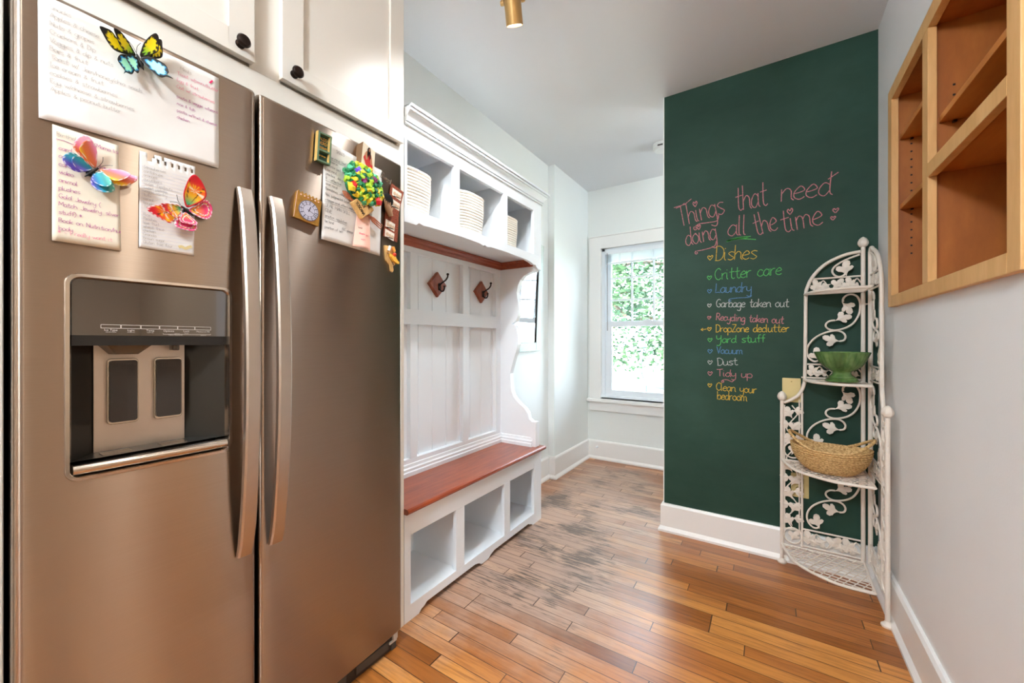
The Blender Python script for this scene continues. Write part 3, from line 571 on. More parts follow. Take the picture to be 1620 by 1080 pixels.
# ================================================================== refrigerator
def fx(y): return -1.095 - 0.017 * (abs(y - 0.493) / 0.48) ** 2.2         # bowed door front
def dp(y, z):
    """a point measured on the flat plane x=-1.095, moved onto the bowed door front"""
    s = 1.0
    for _ in range(4): s = -fx(y * s) / 1.095
    return y * s, 1.1 + (z - 1.1) * s
fr = thing('refrigerator', 'stainless steel side-by-side refrigerator with notes and magnets on its doors', 'refrigerator', (-1.28, 0.54, 0))
b = MB(); b.box(-1.47, -1.175, 0.115, 0.965, 0.03, 1.715); b.build('cabinet_body', 'fbody', fr, bevel=0.004)
Z0, Z1 = 0.061, 1.737
HY0, HY1, HZ0, HZ1 = 0.171, 0.427, 0.842, 1.222
def door(y0, y1, hole=None, rl=0.012, rr=0.012):
    ys = []
    for k in range(7): a = k / 6 * PI / 2; ys.append((y0 + rl * (1 - math.sin(a)) if False else y0 + rl * (1 - math.cos(a)), rl * (1 - math.sin(a))))
    mid = [y0 + rl + (y1 - rr - y0 - rl) * k / 18 for k in range(1, 18)]
    if hole: mid = sorted([m for m in mid if min(abs(m - hole[0]), abs(m - hole[1])) > .006] + [hole[0], hole[1]])
    ys += [(m, 0) for m in mid]
    for k in range(7): a = (6 - k) / 6 * PI / 2; ys.append((y1 - rr * (1 - math.cos(a)), rr * (1 - math.sin(a))))
    zs = [Z0, Z0 + .006] + ([hole[2], hole[3]] if hole else []) + [Z1 - .006, Z1]
    b = MB()
    V = [[b.bm.verts.new((fx(y) - dx - (.004 if z in (Z0, Z1) else 0), y, z)) for z in zs] for y, dx in ys]
    back = [[b.bm.verts.new((-1.165, y, z)) for z in zs] for y, dx in ys]
    n, m = len(ys), len(zs)
    for i in range(n - 1):
        for j in range(m - 1):
            if hole and j == 2 and ys[i][0] >= hole[0] - 1e-6 and ys[i + 1][0] <= hole[1] + 1e-6: continue
            b.face([V[i][j], V[i + 1][j], V[i + 1][j + 1], V[i][j + 1]]); b.face([back[i][j + 1], back[i + 1][j + 1], back[i + 1][j], back[i][j]])
        b.face([V[i][0], back[i][0], back[i + 1][0], V[i + 1][0]]); b.face([V[i + 1][-1], back[i + 1][-1], back[i][-1], V[i][-1]])
    for j in range(m - 1):
        b.face([V[0][j], V[0][j + 1], back[0][j + 1], back[0][j]]); b.face([back[-1][j], back[-1][j + 1], V[-1][j + 1], V[-1][j]])
    return b
dl = door(0.104, 0.490, (HY0, HY1, HZ0, HZ1)).build('freezer_door', 'steel', fr, smooth=30, label='left door with water and ice dispenser')
dr = door(0.497, 0.984).build('fridge_door', 'steel', fr, smooth=30, label='right door with paper notes and magnets')
for nm, y0, y1 in (('l', .107, .487), ('r', .500, .981)):
    b = MB(); b.box(-1.178, -1.165, y0 + .01, y1 - .01, Z0 + .01, Z1 - .01); b.build('door_gasket', 'black', dl if nm == 'l' else dr)
# handles: wide flat arched bars
def handle(yc, par):
    b = MB(); n = 28; hw = 0.0165; z0, z1 = 0.572, 1.477; x0 = fx(yc) + .003
    rows = []
    for i in range(n + 1):
        t = i / n; z = z0 + (z1 - z0) * t; arch = math.sin(PI * min(max(t, 0), 1)) ** 0.62
        xo = x0 + 0.012 + 0.046 * arch; th = 0.016
        xi = xo - th if 0.03 < t < 0.97 else x0
        c = .004
        rows.append([b.bm.verts.new((x, y, z)) for x, y in ((xi, yc - hw), (xo - c, yc - hw), (xo, yc - hw + c), (xo + .0002, yc), (xo, yc + hw - c), (xo - c, yc + hw), (xi, yc + hw))])
    for A, B in zip(rows, rows[1:]):
        for k in range(7): b.face([A[k], A[(k + 1) % 7], B[(k + 1) % 7], B[k]])
    b.face(rows[0][::-1]); b.face(rows[-1])
    return b.build('handle', 'steel_handle', par, smooth=35)
handle(0.459, dl); handle(0.533, dr)
# base grille
b = MB(); b.box(-1.20, -1.128, 0.12, 0.962, 0.0, 0.055); b.build('base_grille', 'darkgrey', fr, bevel=0.003)
b = MB()
for k in range(5): b.box(-1.128, -1.122, 0.14 + k * .165, 0.14 + k * .165 + .13, 0.016, 0.044)
b.build('grille_louver', 'fbody', fr, bevel=0.002)
b = MB(); b.box(-1.150, -1.120, 0.950, 0.970, 0.034, 0.060); b.box(-1.150, -1.122, 0.935, 0.968, 0.026, 0.034); b.build('hinge_cover', 'label', fr, bevel=0.002)
b = MB(); b.box(-1.165, -1.124, 0.945, 0.966, 0.0, 0.026); b.build('roller_foot', 'fbody', fr, bevel=0.002)
# dispenser
def rr(y0, y1, z0, z1, r, n=6):
    out = []
    for cy, cz, a0 in ((y1 - r, z1 - r, 0), (y0 + r, z1 - r, PI / 2), (y0 + r, z0 + r, PI), (y1 - r, z0 + r, 1.5 * PI)):
        for k in range(n + 1): a = a0 + PI / 2 * k / n; out.append((cy + r * math.cos(a), cz + r * math.sin(a)))
    return out
b = MB()
loops = []
for (d, dx, r) in ((-.008, 0.0005, .02), (-.007, 0.004, .02), (-.0015, 0.0045, .016), (0.0, .002, .015), (0.0025, -0.006, .013), (0.004, -.012, .012)):
    loops.append([b.bm.verts.new((fx(y) + dx, y, z)) for y, z in rr(HY0 + d, HY1 - d, HZ0 + d, HZ1 - d, r)])
for A, B in zip(loops, loops[1:]):
    for k in range(len(A)): b.face([A[k], A[(k + 1) % len(A)], B[(k + 1) % len(A)], B[k]])
b.build('dispenser_bezel', 'chrome', dl, smooth=35)
b = MB()   # cavity: slanted sides, ceiling, floor
fx0, bx = -1.102, -1.163
A = [(fx0, HY0, .872), (fx0, HY1, .872), (fx0, HY1, 1.10), (fx0, HY0, 1.10)]; B = [(bx, .212, .872), (bx, .362, .872), (bx, .362, 1.10), (bx, .212, 1.10)]
for i, j in ((1, 2), (3, 0), (2, 3), (0, 1)): b.poly([A[i], A[j], B[j], B[i]])
b.build('dispenser_cavity', 'cavity', dl, fix=False)
b = MB(); b.box(bx - .001, bx + .003, .212, .362, .872, 1.10); b.build('cavity_back_plate', 'steel_handle', dl)
for y0, y1 in ((.233, .276), (.308, .352)):
    b = MB(); b.prism(rr(y0 - .003, y1 + .003, .926, 1.064, .007), 'X', bx + .003, bx + .012); pp = b.build('paddle', 'chrome', dl, bevel=.001)
    b = MB(); b.prism(rr(y0, y1, .931, 1.060, .005), 'X', bx + .012, bx + .017)
    for i in range(7):
        for j in range(3):
            yy_, zz_ = (y0 + y1) / 2 + (i - 3) * .004, 1.052 - j * .004; b.box(bx + .017, bx + .0178, yy_ - .0008, yy_ + .0008, zz_ - .0008, zz_ + .0008)
    b.build('paddle_pad', 'darkgrey', dl)
b = MB()
top = [(bx + .004, .214, 1.098), (bx + .004, .302, 1.098), (bx + .05, .296, 1.098), (bx + .05, .220, 1.098)]; bot = [(bx + .004, .234, 1.074), (bx + .004, .276, 1.074), (bx + .036, .272, 1.074), (bx + .036, .238, 1.074)]
for i in range(4): b.poly([top[i], top[(i + 1) % 4], bot[(i + 1) % 4], bot[i]])
b.build('ice_chute', 'clear', dl, solid=.002)
b = MB(); b.box(bx + .004, bx + .03, .333, .345, 1.08, 1.098); b.build('water_nozzle', 'clear', dl, bevel=.002)
b = MB(); b.box(fx0 - .004, fx0 + .002, HY0 + .001, HY1 - .001, 1.092, 1.112); b.build('light_lip', 'black', dl)
b = MB(); P = [(fx(y) - .003, y) for y in (HY0 + .002, .23, .30, .36, HY1 - .002)]
F = [(b.bm.verts.new((x, y, 1.112)), b.bm.verts.new((x, y, HZ1 - .002)), b.bm.verts.new((x - .02, y, 1.112)), b.bm.verts.new((x - .02, y, HZ1 - .002))) for x, y in P]
for A_, B_ in zip(F, F[1:]): b.face([A_[0], B_[0], B_[1], A_[1]]); b.face([A_[2], A_[3], B_[3], B_[2]])
cp = b.build('control_panel', 'blackgloss', dl, smooth=True)
b = MB()   # drip tray with rounded front lip
b.prism([(bx, .872), (fx0 - .004, .866), (fx0 - .004, .846), (bx, .846)], 'Y', HY0 + .001, HY1 - .001); b.build('drip_tray', 'blackgloss', dl)
b = MB(); b.tube([(fx(y) - .003, y, .856) for y in (HY0 + .003, .24, .30, .36, HY1 - .003)], .0105, 14); b.build('tray_lip', 'chrome', dl, smooth=True)
for c in (.238, .330):
    b = MB()
    for k in range(7): b.box(bx + .022 + k * .0045, bx + .0245 + k * .0045, c - .022, c + .022, .8715, .8735)
    b.build('tray_grid', 'chrome', dl)
# panel lettering
def font(lines, m, par, name, U=Vector((0, 1, 0)), V=Vector((0, 0, 1)), off=Vector((0.0006, 0, 0)), place=None, extra=None):
    b = MB()
    for t, y, z, s in lines:
        c = bpy.data.curves.new('t', 'FONT'); c.body = t; c.size = s; c.align_x = 'CENTER'; c.resolution_u = 2
        o = bpy.data.objects.new('t', c); COL.objects.link(o); bpy.context.view_layer.update()
        me = bpy.data.meshes.new_from_object(o.evaluated_get(bpy.context.evaluated_depsgraph_get()))
        vs = [b.bm.verts.new(place(y + v.co.x, z + v.co.y)) for v in me.vertices]
        for p in me.polygons: b.face([vs[i] for i in p.vertices])
        bpy.data.objects.remove(o); bpy.data.meshes.remove(me); bpy.data.curves.remove(c)
    if extra: extra(b)
    return b.build(name, m, par, fix=False, weld=False)
pan = lambda y, z: Vector((fx(y) - .0022, y, z))
slots = [(.2115, .2395), (.2405, .2695), (.2705, .2995), (.3005, .3305), (.3315, .3615), (.3625, .3925)]
def boxes(b):
    def rb(pl, wd=.0008):
        for p, q_ in zip(pl, pl[1:]):
            d = Vector((q_[0] - p[0], q_[1] - p[1])); 
            if d.length < 1e-6: continue
            d.normalize(); n_ = Vector((-d.y, d.x)) * wd / 2
            b.poly([pan(p[0] + n_.x, p[1] + n_.y), pan(p[0] - n_.x, p[1] - n_.y), pan(q_[0] - n_.x, q_[1] - n_.y), pan(q_[0] + n_.x, q_[1] + n_.y)])
    for y0, y1 in slots: rb([(y0, 1.1266), (y1, 1.1266), (y1, 1.1335), (y0, 1.1335), (y0, 1.1266)])
    rb([(.306, 1.1175), (.306, 1.1158), (.392, 1.1158), (.392, 1.1175)], .0006)
font([('Ice Type', .2255, 1.1212, .0056), ('Light', .255, 1.1212, .0056), ('Temp', .285, 1.1212, .0056), ('Options', .3155, 1.1212, .0056), ('Lock', .3465, 1.1212, .0056), ('Measured Fill', .3775, 1.1212, .0048),
      ('cubed/crushed', .2255, 1.1182, .0026), ('on/off/auto', .255, 1.1182, .0026), ('hold 3 sec', .285, 1.1182, .0026), ('hold 3 sec', .330, 1.1167, .0022), ('Calibrate Measured Fill', .327, 1.1135, .0026), ('(settings)', .3465, 1.1182, .0022), ('Lighting off', .378, 1.1135, .0024)], 'label', dl, 'panel_lettering', place=pan, extra=boxes)

# ================================================================== notes and magnets on the doors
DU, DV = Vector((0, 1, 0)), Vector((0, 0, 1))
def paper(name, label, cat, pts, m, lift=.0015, curl=None, nu=14, nv=14, writing=(), hole=None, group=None, sag=.0):
    """quad sheet TL,TR,BR,BL measured on the door plane; curl(u,v) lifts it off the door; writing = [(text,u,v,size,mat)]"""
    q = [dp(*p) for p in pts]; c = (sum(p[0] for p in q) / 4, sum(p[1] for p in q) / 4)
    org = Vector((fx(c[0]), c[0], c[1]))
    def P(u, v, ex=0.0):
        t = [q[0][k] * (1 - u) + q[1][k] * u for k in (0, 1)]; bo = [q[3][k] * (1 - u) + q[2][k] * u for k in (0, 1)]
        y, z = t[0] * (1 - v) + bo[0] * v, t[1] * (1 - v) + bo[1] * v
        return Vector((fx(y) + lift + (curl(u, v) if curl else 0) + ex, y, z))
    b = MB(); G = [[b.bm.verts.new(P(i / nu, j / nv)) for j in range(nv + 1)] for i in range(nu + 1)]
    for i in range(nu):
        for j in range(nv):
            if hole and hole(i, j): continue
            b.face([G[i][j], G[i][j + 1], G[i + 1][j + 1], G[i + 1][j]])
    o = b.build(name, m, smooth=True, fix=False, loc=org, solid=.0003); tag(o, label, cat, group)
    W = math.hypot(q[1][0] - q[0][0], q[1][1] - q[0][1]); H = math.hypot(q[3][0] - q[0][0], q[3][1] - q[0][1])
    by = {}
    for it in writing: by.setdefault(it[4], []).append(it)
    for mk, its in by.items():
        b = MB()
        for t, u, v, s, _, *wd in its:
            ls = t if isinstance(t, list) else strokes(t, s, 0, 0, math.radians(R.uniform(-1, 1)), jit=.03, track=.95)
            wdt = wd[0] if wd else .0006
            for pl in ls:
                pts2 = []
                for p in pl: pts2.append((u * W + p[0], v * H - p[1]))
                L_, R_ = [], []
                for i in range(len(pts2)):
                    a, c2 = pts2[max(i - 1, 0)], pts2[min(i + 1, len(pts2) - 1)]; d = Vector((c2[0] - a[0], c2[1] - a[1]))
                    d = d.normalized() if d.length > 1e-9 else Vector((1, 0)); n_ = Vector((-d.y, d.x)) * wdt / 2
                    for lst, sg in ((L_, 1), (R_, -1)):
                        lst.append(b.bm.verts.new(P(min(max((pts2[i][0] + sg * n_.x) / W, 0), 1), min(max((pts2[i][1] + sg * n_.y) / H, 0), 1), .0011)))
                for i in range(len(pts2) - 1): b.face([L_[i], L_[i + 1], R_[i + 1], R_[i]])
        b.build('handwriting', mk, o, fix=False, weld=False)
    return o
wav = lambda a, f1, f2, ph=0: (lambda u, v: a * (1 + math.sin(f1 * u + ph) * math.cos(f2 * v + ph)) * .5)
snacks = ['Snacks', 'Apples & cheese', 'Nuts & grapes', 'Crackers & Dip', 'Veggies & dip & nuts', 'Bars & fruit', 'Toast w/ Jam/honey/chia seeds', 'Ice cream & fruit', 'cookies & strawberries', 'Egg w/cheese & strawberries', 'Apples & peanut butter']
W1 = [(t, .05, .09 + .052 * i * 1.28, .0085, 'ink_grey') for i, t in enumerate(snacks)]
W1 += [('Meals', .735, .105, .008, 'ink_grey')] + [(t, .715, .165 + .068 * i, .0075, 'ink_pink') for i, t in enumerate(['Toast w/peanutbutter', 'Egg & fruit', 'Oat w/ strawberries'])]
W1 += [(t, .715, .40 + .07 * i, .007, 'ink_purple') for i, t in enumerate(['pasta & veggie w/beans', 'rice & fish', 'pasta w/fruit & cheese', 'chicken'])]
W1 += [([[(0, 0), (.006, .009)], [(.001, 0), (.007, .008)], [(.002, 0), (.006, .007)]], .93, .10, .01, 'ink_hot', .0022)]
paper('large_note_sheet', 'large white sheet with a snack list across the top of the left fridge door', 'note', [(.130, 1.722), (.406, 1.722), (.406, 1.509), (.131, 1.499)], 'paper', curl=wav(.004, 9, 7), writing=W1, nu=24, nv=16)
W2 = [('Birthday list', .06, .09, .0085, 'ink_grey'), ('(Mama list)', .62, .085, .0075, 'ink_purple')] + [(t, .09, .205 + .062 * i * 1.12, .008, 'ink_purple') for i, t in enumerate(['card', 'card to friends*', 'card', 'video', 'animal', 'plushes', 'Gold Jewelry (', 'Match Jewelry: silver', 'stuff) *', 'Book on Nutrition/human', 'body'])] + [('* - I really want it', .08, .93, .0075, 'ink_pink')]
W2 += [([[(0, 0), (.01, .001), (.02, -.001), (.032, 0)]], .05, .12, .01, 'ink_purple', .0009)]
paper('wish_list_note', 'cream wish list note in pink ink under the rainbow butterfly', 'note', [(.147, 1.495), (.234, 1.492), (.238, 1.282), (.146, 1.283)], 'creampaper', curl=lambda u, v: .002 + .006 * v * v * (1 - .5 * u) + .0015 * math.sin(5 * v), writing=W2)
groc = ['Strawberries', 'cantaloupe', 'oranges', 'cucumbers', 'water chestnuts', 'sweet potato', 'veggie stirfry', 'tofu', 'cereal', 'bagels', 'Tea', '', 'Rice', 'Peaches', 'kiwi fruit', 'wheat thins', 'chicken', 'Granola', 'Brown sugar', 'Gluten free flour']
W3 = [(t, .07, .17 + .041 * i, .0062, 'ink_grey') for i, t in enumerate(groc) if t]
W3 += [([[(0, 0), (.088, 0)]], .03, .15 + .0365 * i, .01, 'ink_line', .0006) for i in range(23)]
W3 += [([smooth_pts([Vector(p) for p in ((0, 0), (.006, .002), (.012, -.001), (.018, .003), (.024, .006))], 4)], .70, .93, .01, 'wall_green_plate', .006)]
paper('grocery_list_note', 'small lined grocery list with torn spiral edge under the red butterfly', 'note', [(.266, 1.495), (.361, 1.497), (.358, 1.294), (.265, 1.295)], 'paper', curl=wav(.002, 4, 5), writing=W3, nu=24, nv=24, hole=lambda i, j: (j == 1 and i % 3 == 1 and i > 6) or (j == 0 and i in (5, 4, 9)) or (j in (0, 1) and i in (3, 4)))
dbt = [('SKILLS', .18, .07, .009), ('Wise mind (feel)', .06, .155, .0085), ('T observe', .04, .20, .008), ('describe (not judge)', .04, .245, .008), ('One mind', .04, .29, .008), ('practice  daily skills', .04, .335, .008), ('R - effective', .04, .385, .0085), ('wise mind', .04, .435, .0085), ('Boundaries, values and needs', .04, .485, .008), ('Non judgmental (start here)', .04, .545, .008), ('interpersonal effectiveness', .04, .60, .008), ('DEAR MAN SKILL', .04, .66, .0105), ('GIVE', .04, .715, .0105), ('emotion regulation', .04, .765, .0085), ('be kind', .04, .82, .0085), ('ABC please', .30, .845, .008), ('position of self', .04, .88, .0085)]
W4 = [(t, u, v, s, 'ink_dark') for t, u, v, s in dbt] + [([[(0, 0), (l, -.001)]], .03, v, .01, 'ink_dark', .0008) for v, l in ((.165, .08), (.395, .05), (.61, .115), (.775, .075))]
paper('skills_note', 'white handwritten sheet under the paper flowers on the right door', 'note', [(.672, 1.690), (.876, 1.675), (.869, 1.386), (.661, 1.398)], 'paper', curl=wav(.004, 5, 6, 1), writing=W4, nu=18, nv=20)
# butterflies (outlines relative to the body centre, y and z in metres)
def inter(cols, t):
    t = min(max(t, 0), 1) * (len(cols) - 1); i = min(int(t), len(cols) - 2); f = t - i
    return [cols[i][k] * (1 - f) + cols[i + 1][k] * f for k in range(3)] + [1]
def wing(name, par, out, root, lift0, rise, colf):
    b = MB(); lay = b.bm.verts.layers.float_color.new('Col')
    O = smooth_pts([Vector(p) for p in out], 4, True); n = len(O); nr = 12; rt = Vector(root); c0 = sum(O, Vector((0, 0))) / n
    rows = []
    mx = max((p - rt).length for p in O)
    for j in range(nr + 1):
        t = j / nr; row = []
        for i, p in enumerate(O):
            q_ = c0.lerp(p, t); dist = (q_ - rt).length
            v = b.bm.verts.new((lift0 + rise * dist, q_.x, q_.y)); v[lay] = colf(t, dist / mx, (i / n), q_ - rt); row.append(v)
            if j == 0: break
        rows.append(row)
    for i in range(n): b.face([rows[0][0], rows[1][i], rows[1][(i + 1) % n]])
    for A, B in zip(rows[1:], rows[2:]):
        for i in range(n): b.face([A[i], B[i], B[(i + 1) % n], A[(i + 1) % n]])
    return b.build(name, 'wing', par, smooth=True, weld=False, solid=.0004)
cc = lambda *c: C(*c)[:3]
BLK, YEL, LIM, AQU, BLU = cc(22, 18, 16), cc(246, 224, 24), cc(150, 208, 50), cc(160, 226, 190), cc(20, 150, 214)
def f_top(t, d, a, q):
    edge = .70 + .14 * math.sin(a * 75)
    if t > edge or (d > .80 and t > .35): return [*BLK, 1]
    return inter([cc(60, 190, 90), LIM, YEL, YEL, cc(236, 232, 60)], d)
def f_low(t, d, a, q):
    edge = .72 + .12 * math.sin(a * 58)
    if t > edge: return [*BLK, 1]
    if t > edge - .10: return [*BLU, 1]
    return inter([BLU, AQU, AQU, cc(120, 214, 170)], d)
PNK, ORG_, VIO, TEA = cc(236, 150, 190), cc(236, 120, 70), cc(120, 90, 190), cc(60, 150, 150)
def dots(a, t, n=22): return t > .84 and t < .97 and math.sin(a * 2 * PI * n) > .25
def f_rain1(t, d, a, q):
    if dots(a, t): return [.9, .85, .9, 1]
    return inter([cc(240, 210, 60), cc(246, 214, 40), ORG_, PNK, cc(240, 170, 206)], d * .55 + .5 * max(0, min(1, .5 + q.normalized().x * .5 if q.length else .5)) if False else d)
def f_rain_stripe(cols, ax):
    def f(t, d, a, q):
        if dots(a, t): return [.88, .86, .9, 1]
        return inter(cols, .5 + (q.x * ax[0] + q.y * ax[1]) / .034)
    return f
def f_red(t, d, a, q):
    if t > .86: return [.86, .80, .80, 1] if math.sin(a * 2 * PI * 20) > .3 else [*cc(214, 24, 50), 1]
    if .52 < d < .72 and math.sin(a * 60) > .35: return [.9, .8, .62, 1] if d < .62 else [*cc(250, 190, 30), 1]
    if abs(math.sin(math.atan2(q.y, q.x) * 6)) < .14 and .12 < d < .8: return [*cc(60, 24, 20), 1]
    return inter([cc(20, 150, 180), cc(90, 180, 120), cc(236, 190, 40), cc(244, 120, 30), cc(220, 30, 40), cc(206, 20, 46)], d)
def f_redlow(t, d, a, q):
    if t > .88: return [.9, .8, .84, 1] if math.sin(a * 2 * PI * 15) > .2 else [*cc(226, 60, 120), 1]
    if .62 < t < .72: return [*cc(240, 190, 40), 1] if math.sin(a * 2 * PI * 12) > 0 else [*cc(70, 20, 50), 1]
    if .5 < t < .6 and math.sin(a * 2 * PI * 14) > -.2: return [.9, .86, .86, 1]
    return inter([cc(230, 190, 60), cc(240, 130, 50), cc(220, 50, 100), cc(226, 80, 140)], d)
def butterfly(label, c, body, ant, wings):
    y, z = dp(*c); t = local(thing('butterfly_magnet', label, 'butterfly magnet', (fx(y) + .006, y, z), 'butterfly magnets on the left door'))
    p0, p1 = Vector((.007, *body[0])), Vector((.007, *body[1]))
    b = MB(); b.tube([p0.lerp(p1, k / 8) for k in range(9)], [.0012, .0022, .0026, .0022, .0026, .0027, .0024, .0018, .0008], 10); b.build('body', 'black', t, smooth=True)
    b = MB()
    for k in (0, 3): pp = smooth_pts([Vector((.007 + .004 * i, *ant[k + i])) for i in range(3)], 5); b.tube(pp, .00045, 5); b.lathe([(0, -.0008), (.0008, 0), (0, .0008)], pp[-1], 8)
    b.build('antenna', 'black', t)
    b = MB(); b.lathe([(0, -.008), (.007, -.008), (.007, -.001), (0, -.001)], (0, 0, 0), 16, 'X')
    for v in b.bm.verts: v.co.x += .0035
    b.build('magnet_disc', 'black', t)
    for out, root, l0, rise, cf in wings: wing('wing', t, out, root, l0, rise, cf)
butterfly('green and yellow butterfly magnet with black edges on the large sheet', (.2645, 1.6735), [(-0.0055, 0.0135), (0.0055, -0.0135)], [(-0.0055, 0.0145), (-0.0135, 0.0245), (-0.0205, 0.0275), (-0.0055, 0.0165), (-0.0055, 0.0265), (-0.0015, 0.0345)], [
 ([(-0.0615, 0.0265), (-0.0525, 0.0305), (-0.0435, 0.0305), (-0.0305, 0.0185), (-0.0185, 0.0095), (-0.0075, 0.0095), (-0.0255, 0.0005), (-0.0395, -0.0025), (-0.0485, 0.0045), (-0.0555, 0.0145)], (-.006, .009), .003, .30, f_top),
 ([(-0.0435, 0.0315), (-0.0335, 0.0335), (-0.0215, 0.0265), (-0.0135, 0.0185), (-0.0065, 0.0095), (-0.0135, 0.0055), (-0.0225, 0.0025), (-0.0325, 0.0075), (-0.0385, 0.0195)], (-.005, .009), .006, .50, f_top),
 ([(-0.0275, -0.0015), (-0.0355, -0.0175), (-0.0315, -0.0275), (-0.0255, -0.0355), (-0.0275, -0.0445), (-0.0235, -0.0385), (-0.0135, -0.0355), (-0.0055, -0.0065), (-0.0045, 0.0055)], (-.003, .004), .003, .30, f_low),
 ([(-0.0095, 0.0065), (-0.0205, 0.0015), (-0.0245, -0.0085), (-0.0215, -0.0165), (-0.0175, -0.0245), (-0.0145, -0.0285), (-0.0075, -0.0335), (-0.0045, -0.0235), (-0.0035, -0.0075), (-0.0035, 0.0045)], (-.003, .005), .006, .45, f_low),
 ([(0.0135, 0.0545), (0.0235, 0.0585), (0.0305, 0.0595), (0.0325, 0.0495), (0.0335, 0.0285), (0.0235, 0.0195), (0.0155, 0.0185), (0.0015, 0.0125)], (.001, .011), .003, .30, f_top),
 ([(0.0005, 0.0125), (0.0005, 0.0245), (0.0035, 0.0385), (0.0105, 0.0525), (0.0175, 0.0605), (0.0225, 0.0575), (0.0245, 0.0455), (0.0245, 0.0315), (0.0135, 0.0195)], (.001, .012), .006, .50, f_top),
 ([(0.0005, 0.0085), (0.0105, 0.0165), (0.0195, 0.0175), (0.0295, 0.0145), (0.0375, 0.0095), (0.0415, -0.0025), (0.0395, -0.0095), (0.0475, -0.0155), (0.0375, -0.0155), (0.0285, -0.0215), (0.0185, -0.0155), (0.0095, -0.0065)], (.001, .008), .005, .45, f_low)])
RB_UP = [cc(242, 206, 40), cc(248, 214, 30), cc(240, 130, 60), cc(226, 120, 90), cc(232, 140, 180), cc(244, 190, 214)]
RB_LO = [cc(96, 74, 170), cc(110, 90, 190), cc(60, 130, 190), cc(50, 170, 190), cc(60, 150, 150), cc(90, 190, 170)]
butterfly('rainbow pastel butterfly magnet on the cream wish list', (.195, 1.4225), [(0.009, 0.0115), (-0.009, -0.0115)], [(0.009, 0.0135), (0.014, 0.0235), (0.014, 0.0315), (0.01, 0.0125), (0.018, 0.0185), (0.027, 0.0205)], [
 ([(0.005, 0.0105), (0.007, 0.0275), (0.004, 0.0485), (-0.002, 0.0605), (-0.012, 0.0635), (-0.021, 0.0515), (-0.025, 0.0365), (-0.018, 0.0275), (-0.007, 0.0175)], (.005, .010), .003, .25, f_rain_stripe(RB_UP, (.6, .7))),
 ([(0.005, 0.0105), (0.006, 0.0325), (0.002, 0.0485), (-0.006, 0.0545), (-0.014, 0.0465), (-0.018, 0.0325), (-0.007, 0.0195)], (.005, .010), .006, .45, f_rain_stripe(RB_UP, (.8, .4))),
 ([(0.001, 0.0065), (-0.011, 0.0175), (-0.022, 0.0265), (-0.032, 0.0225), (-0.038, 0.0105), (-0.034, 0.0005), (-0.023, -0.0065), (-0.012, -0.0045)], (.001, .006), .003, .25, f_rain_stripe(RB_LO, (.3, .9))),
 ([(0.001, 0.0065), (-0.009, 0.0165), (-0.018, 0.0215), (-0.026, 0.0165), (-0.027, 0.0055), (-0.02, -0.0035), (-0.011, -0.0035)], (.001, .006), .006, .45, f_rain_stripe(RB_LO, (.3, .9))),
 ([(0.011, 0.0085), (0.026, 0.0125), (0.046, 0.0125), (0.06, 0.0125), (0.064, 0.0095), (0.06, -0.0005), (0.044, -0.0135), (0.033, -0.0135), (0.026, -0.0085), (0.016, -0.0005)], (.009, .008), .003, .25, f_rain_stripe(RB_UP, (.25, 1.0))),
 ([(0.011, 0.0085), (0.023, 0.0135), (0.038, 0.0155), (0.049, 0.0125), (0.051, 0.0075), (0.042, -0.0025), (0.031, -0.0085), (0.021, -0.0035)], (.009, .008), .006, .45, f_rain_stripe(RB_UP, (.3, 1.0))),
 ([(0.005, 0.0005), (0.023, -0.0075), (0.03, -0.0145), (0.03, -0.0275), (0.018, -0.0345), (0.006, -0.0325), (-0.001, -0.0225), (0.0, -0.0105)], (.004, .001), .003, .25, f_rain_stripe(RB_LO, (1.0, .3))),
 ([(0.005, 0.0005), (0.014, 0.0045), (0.024, -0.0065), (0.025, -0.0175), (0.018, -0.0245), (0.007, -0.0235), (0.0, -0.0175), (0.0, -0.0085)], (.004, .001), .006, .45, f_rain_stripe(RB_LO, (1.1, .3)))])
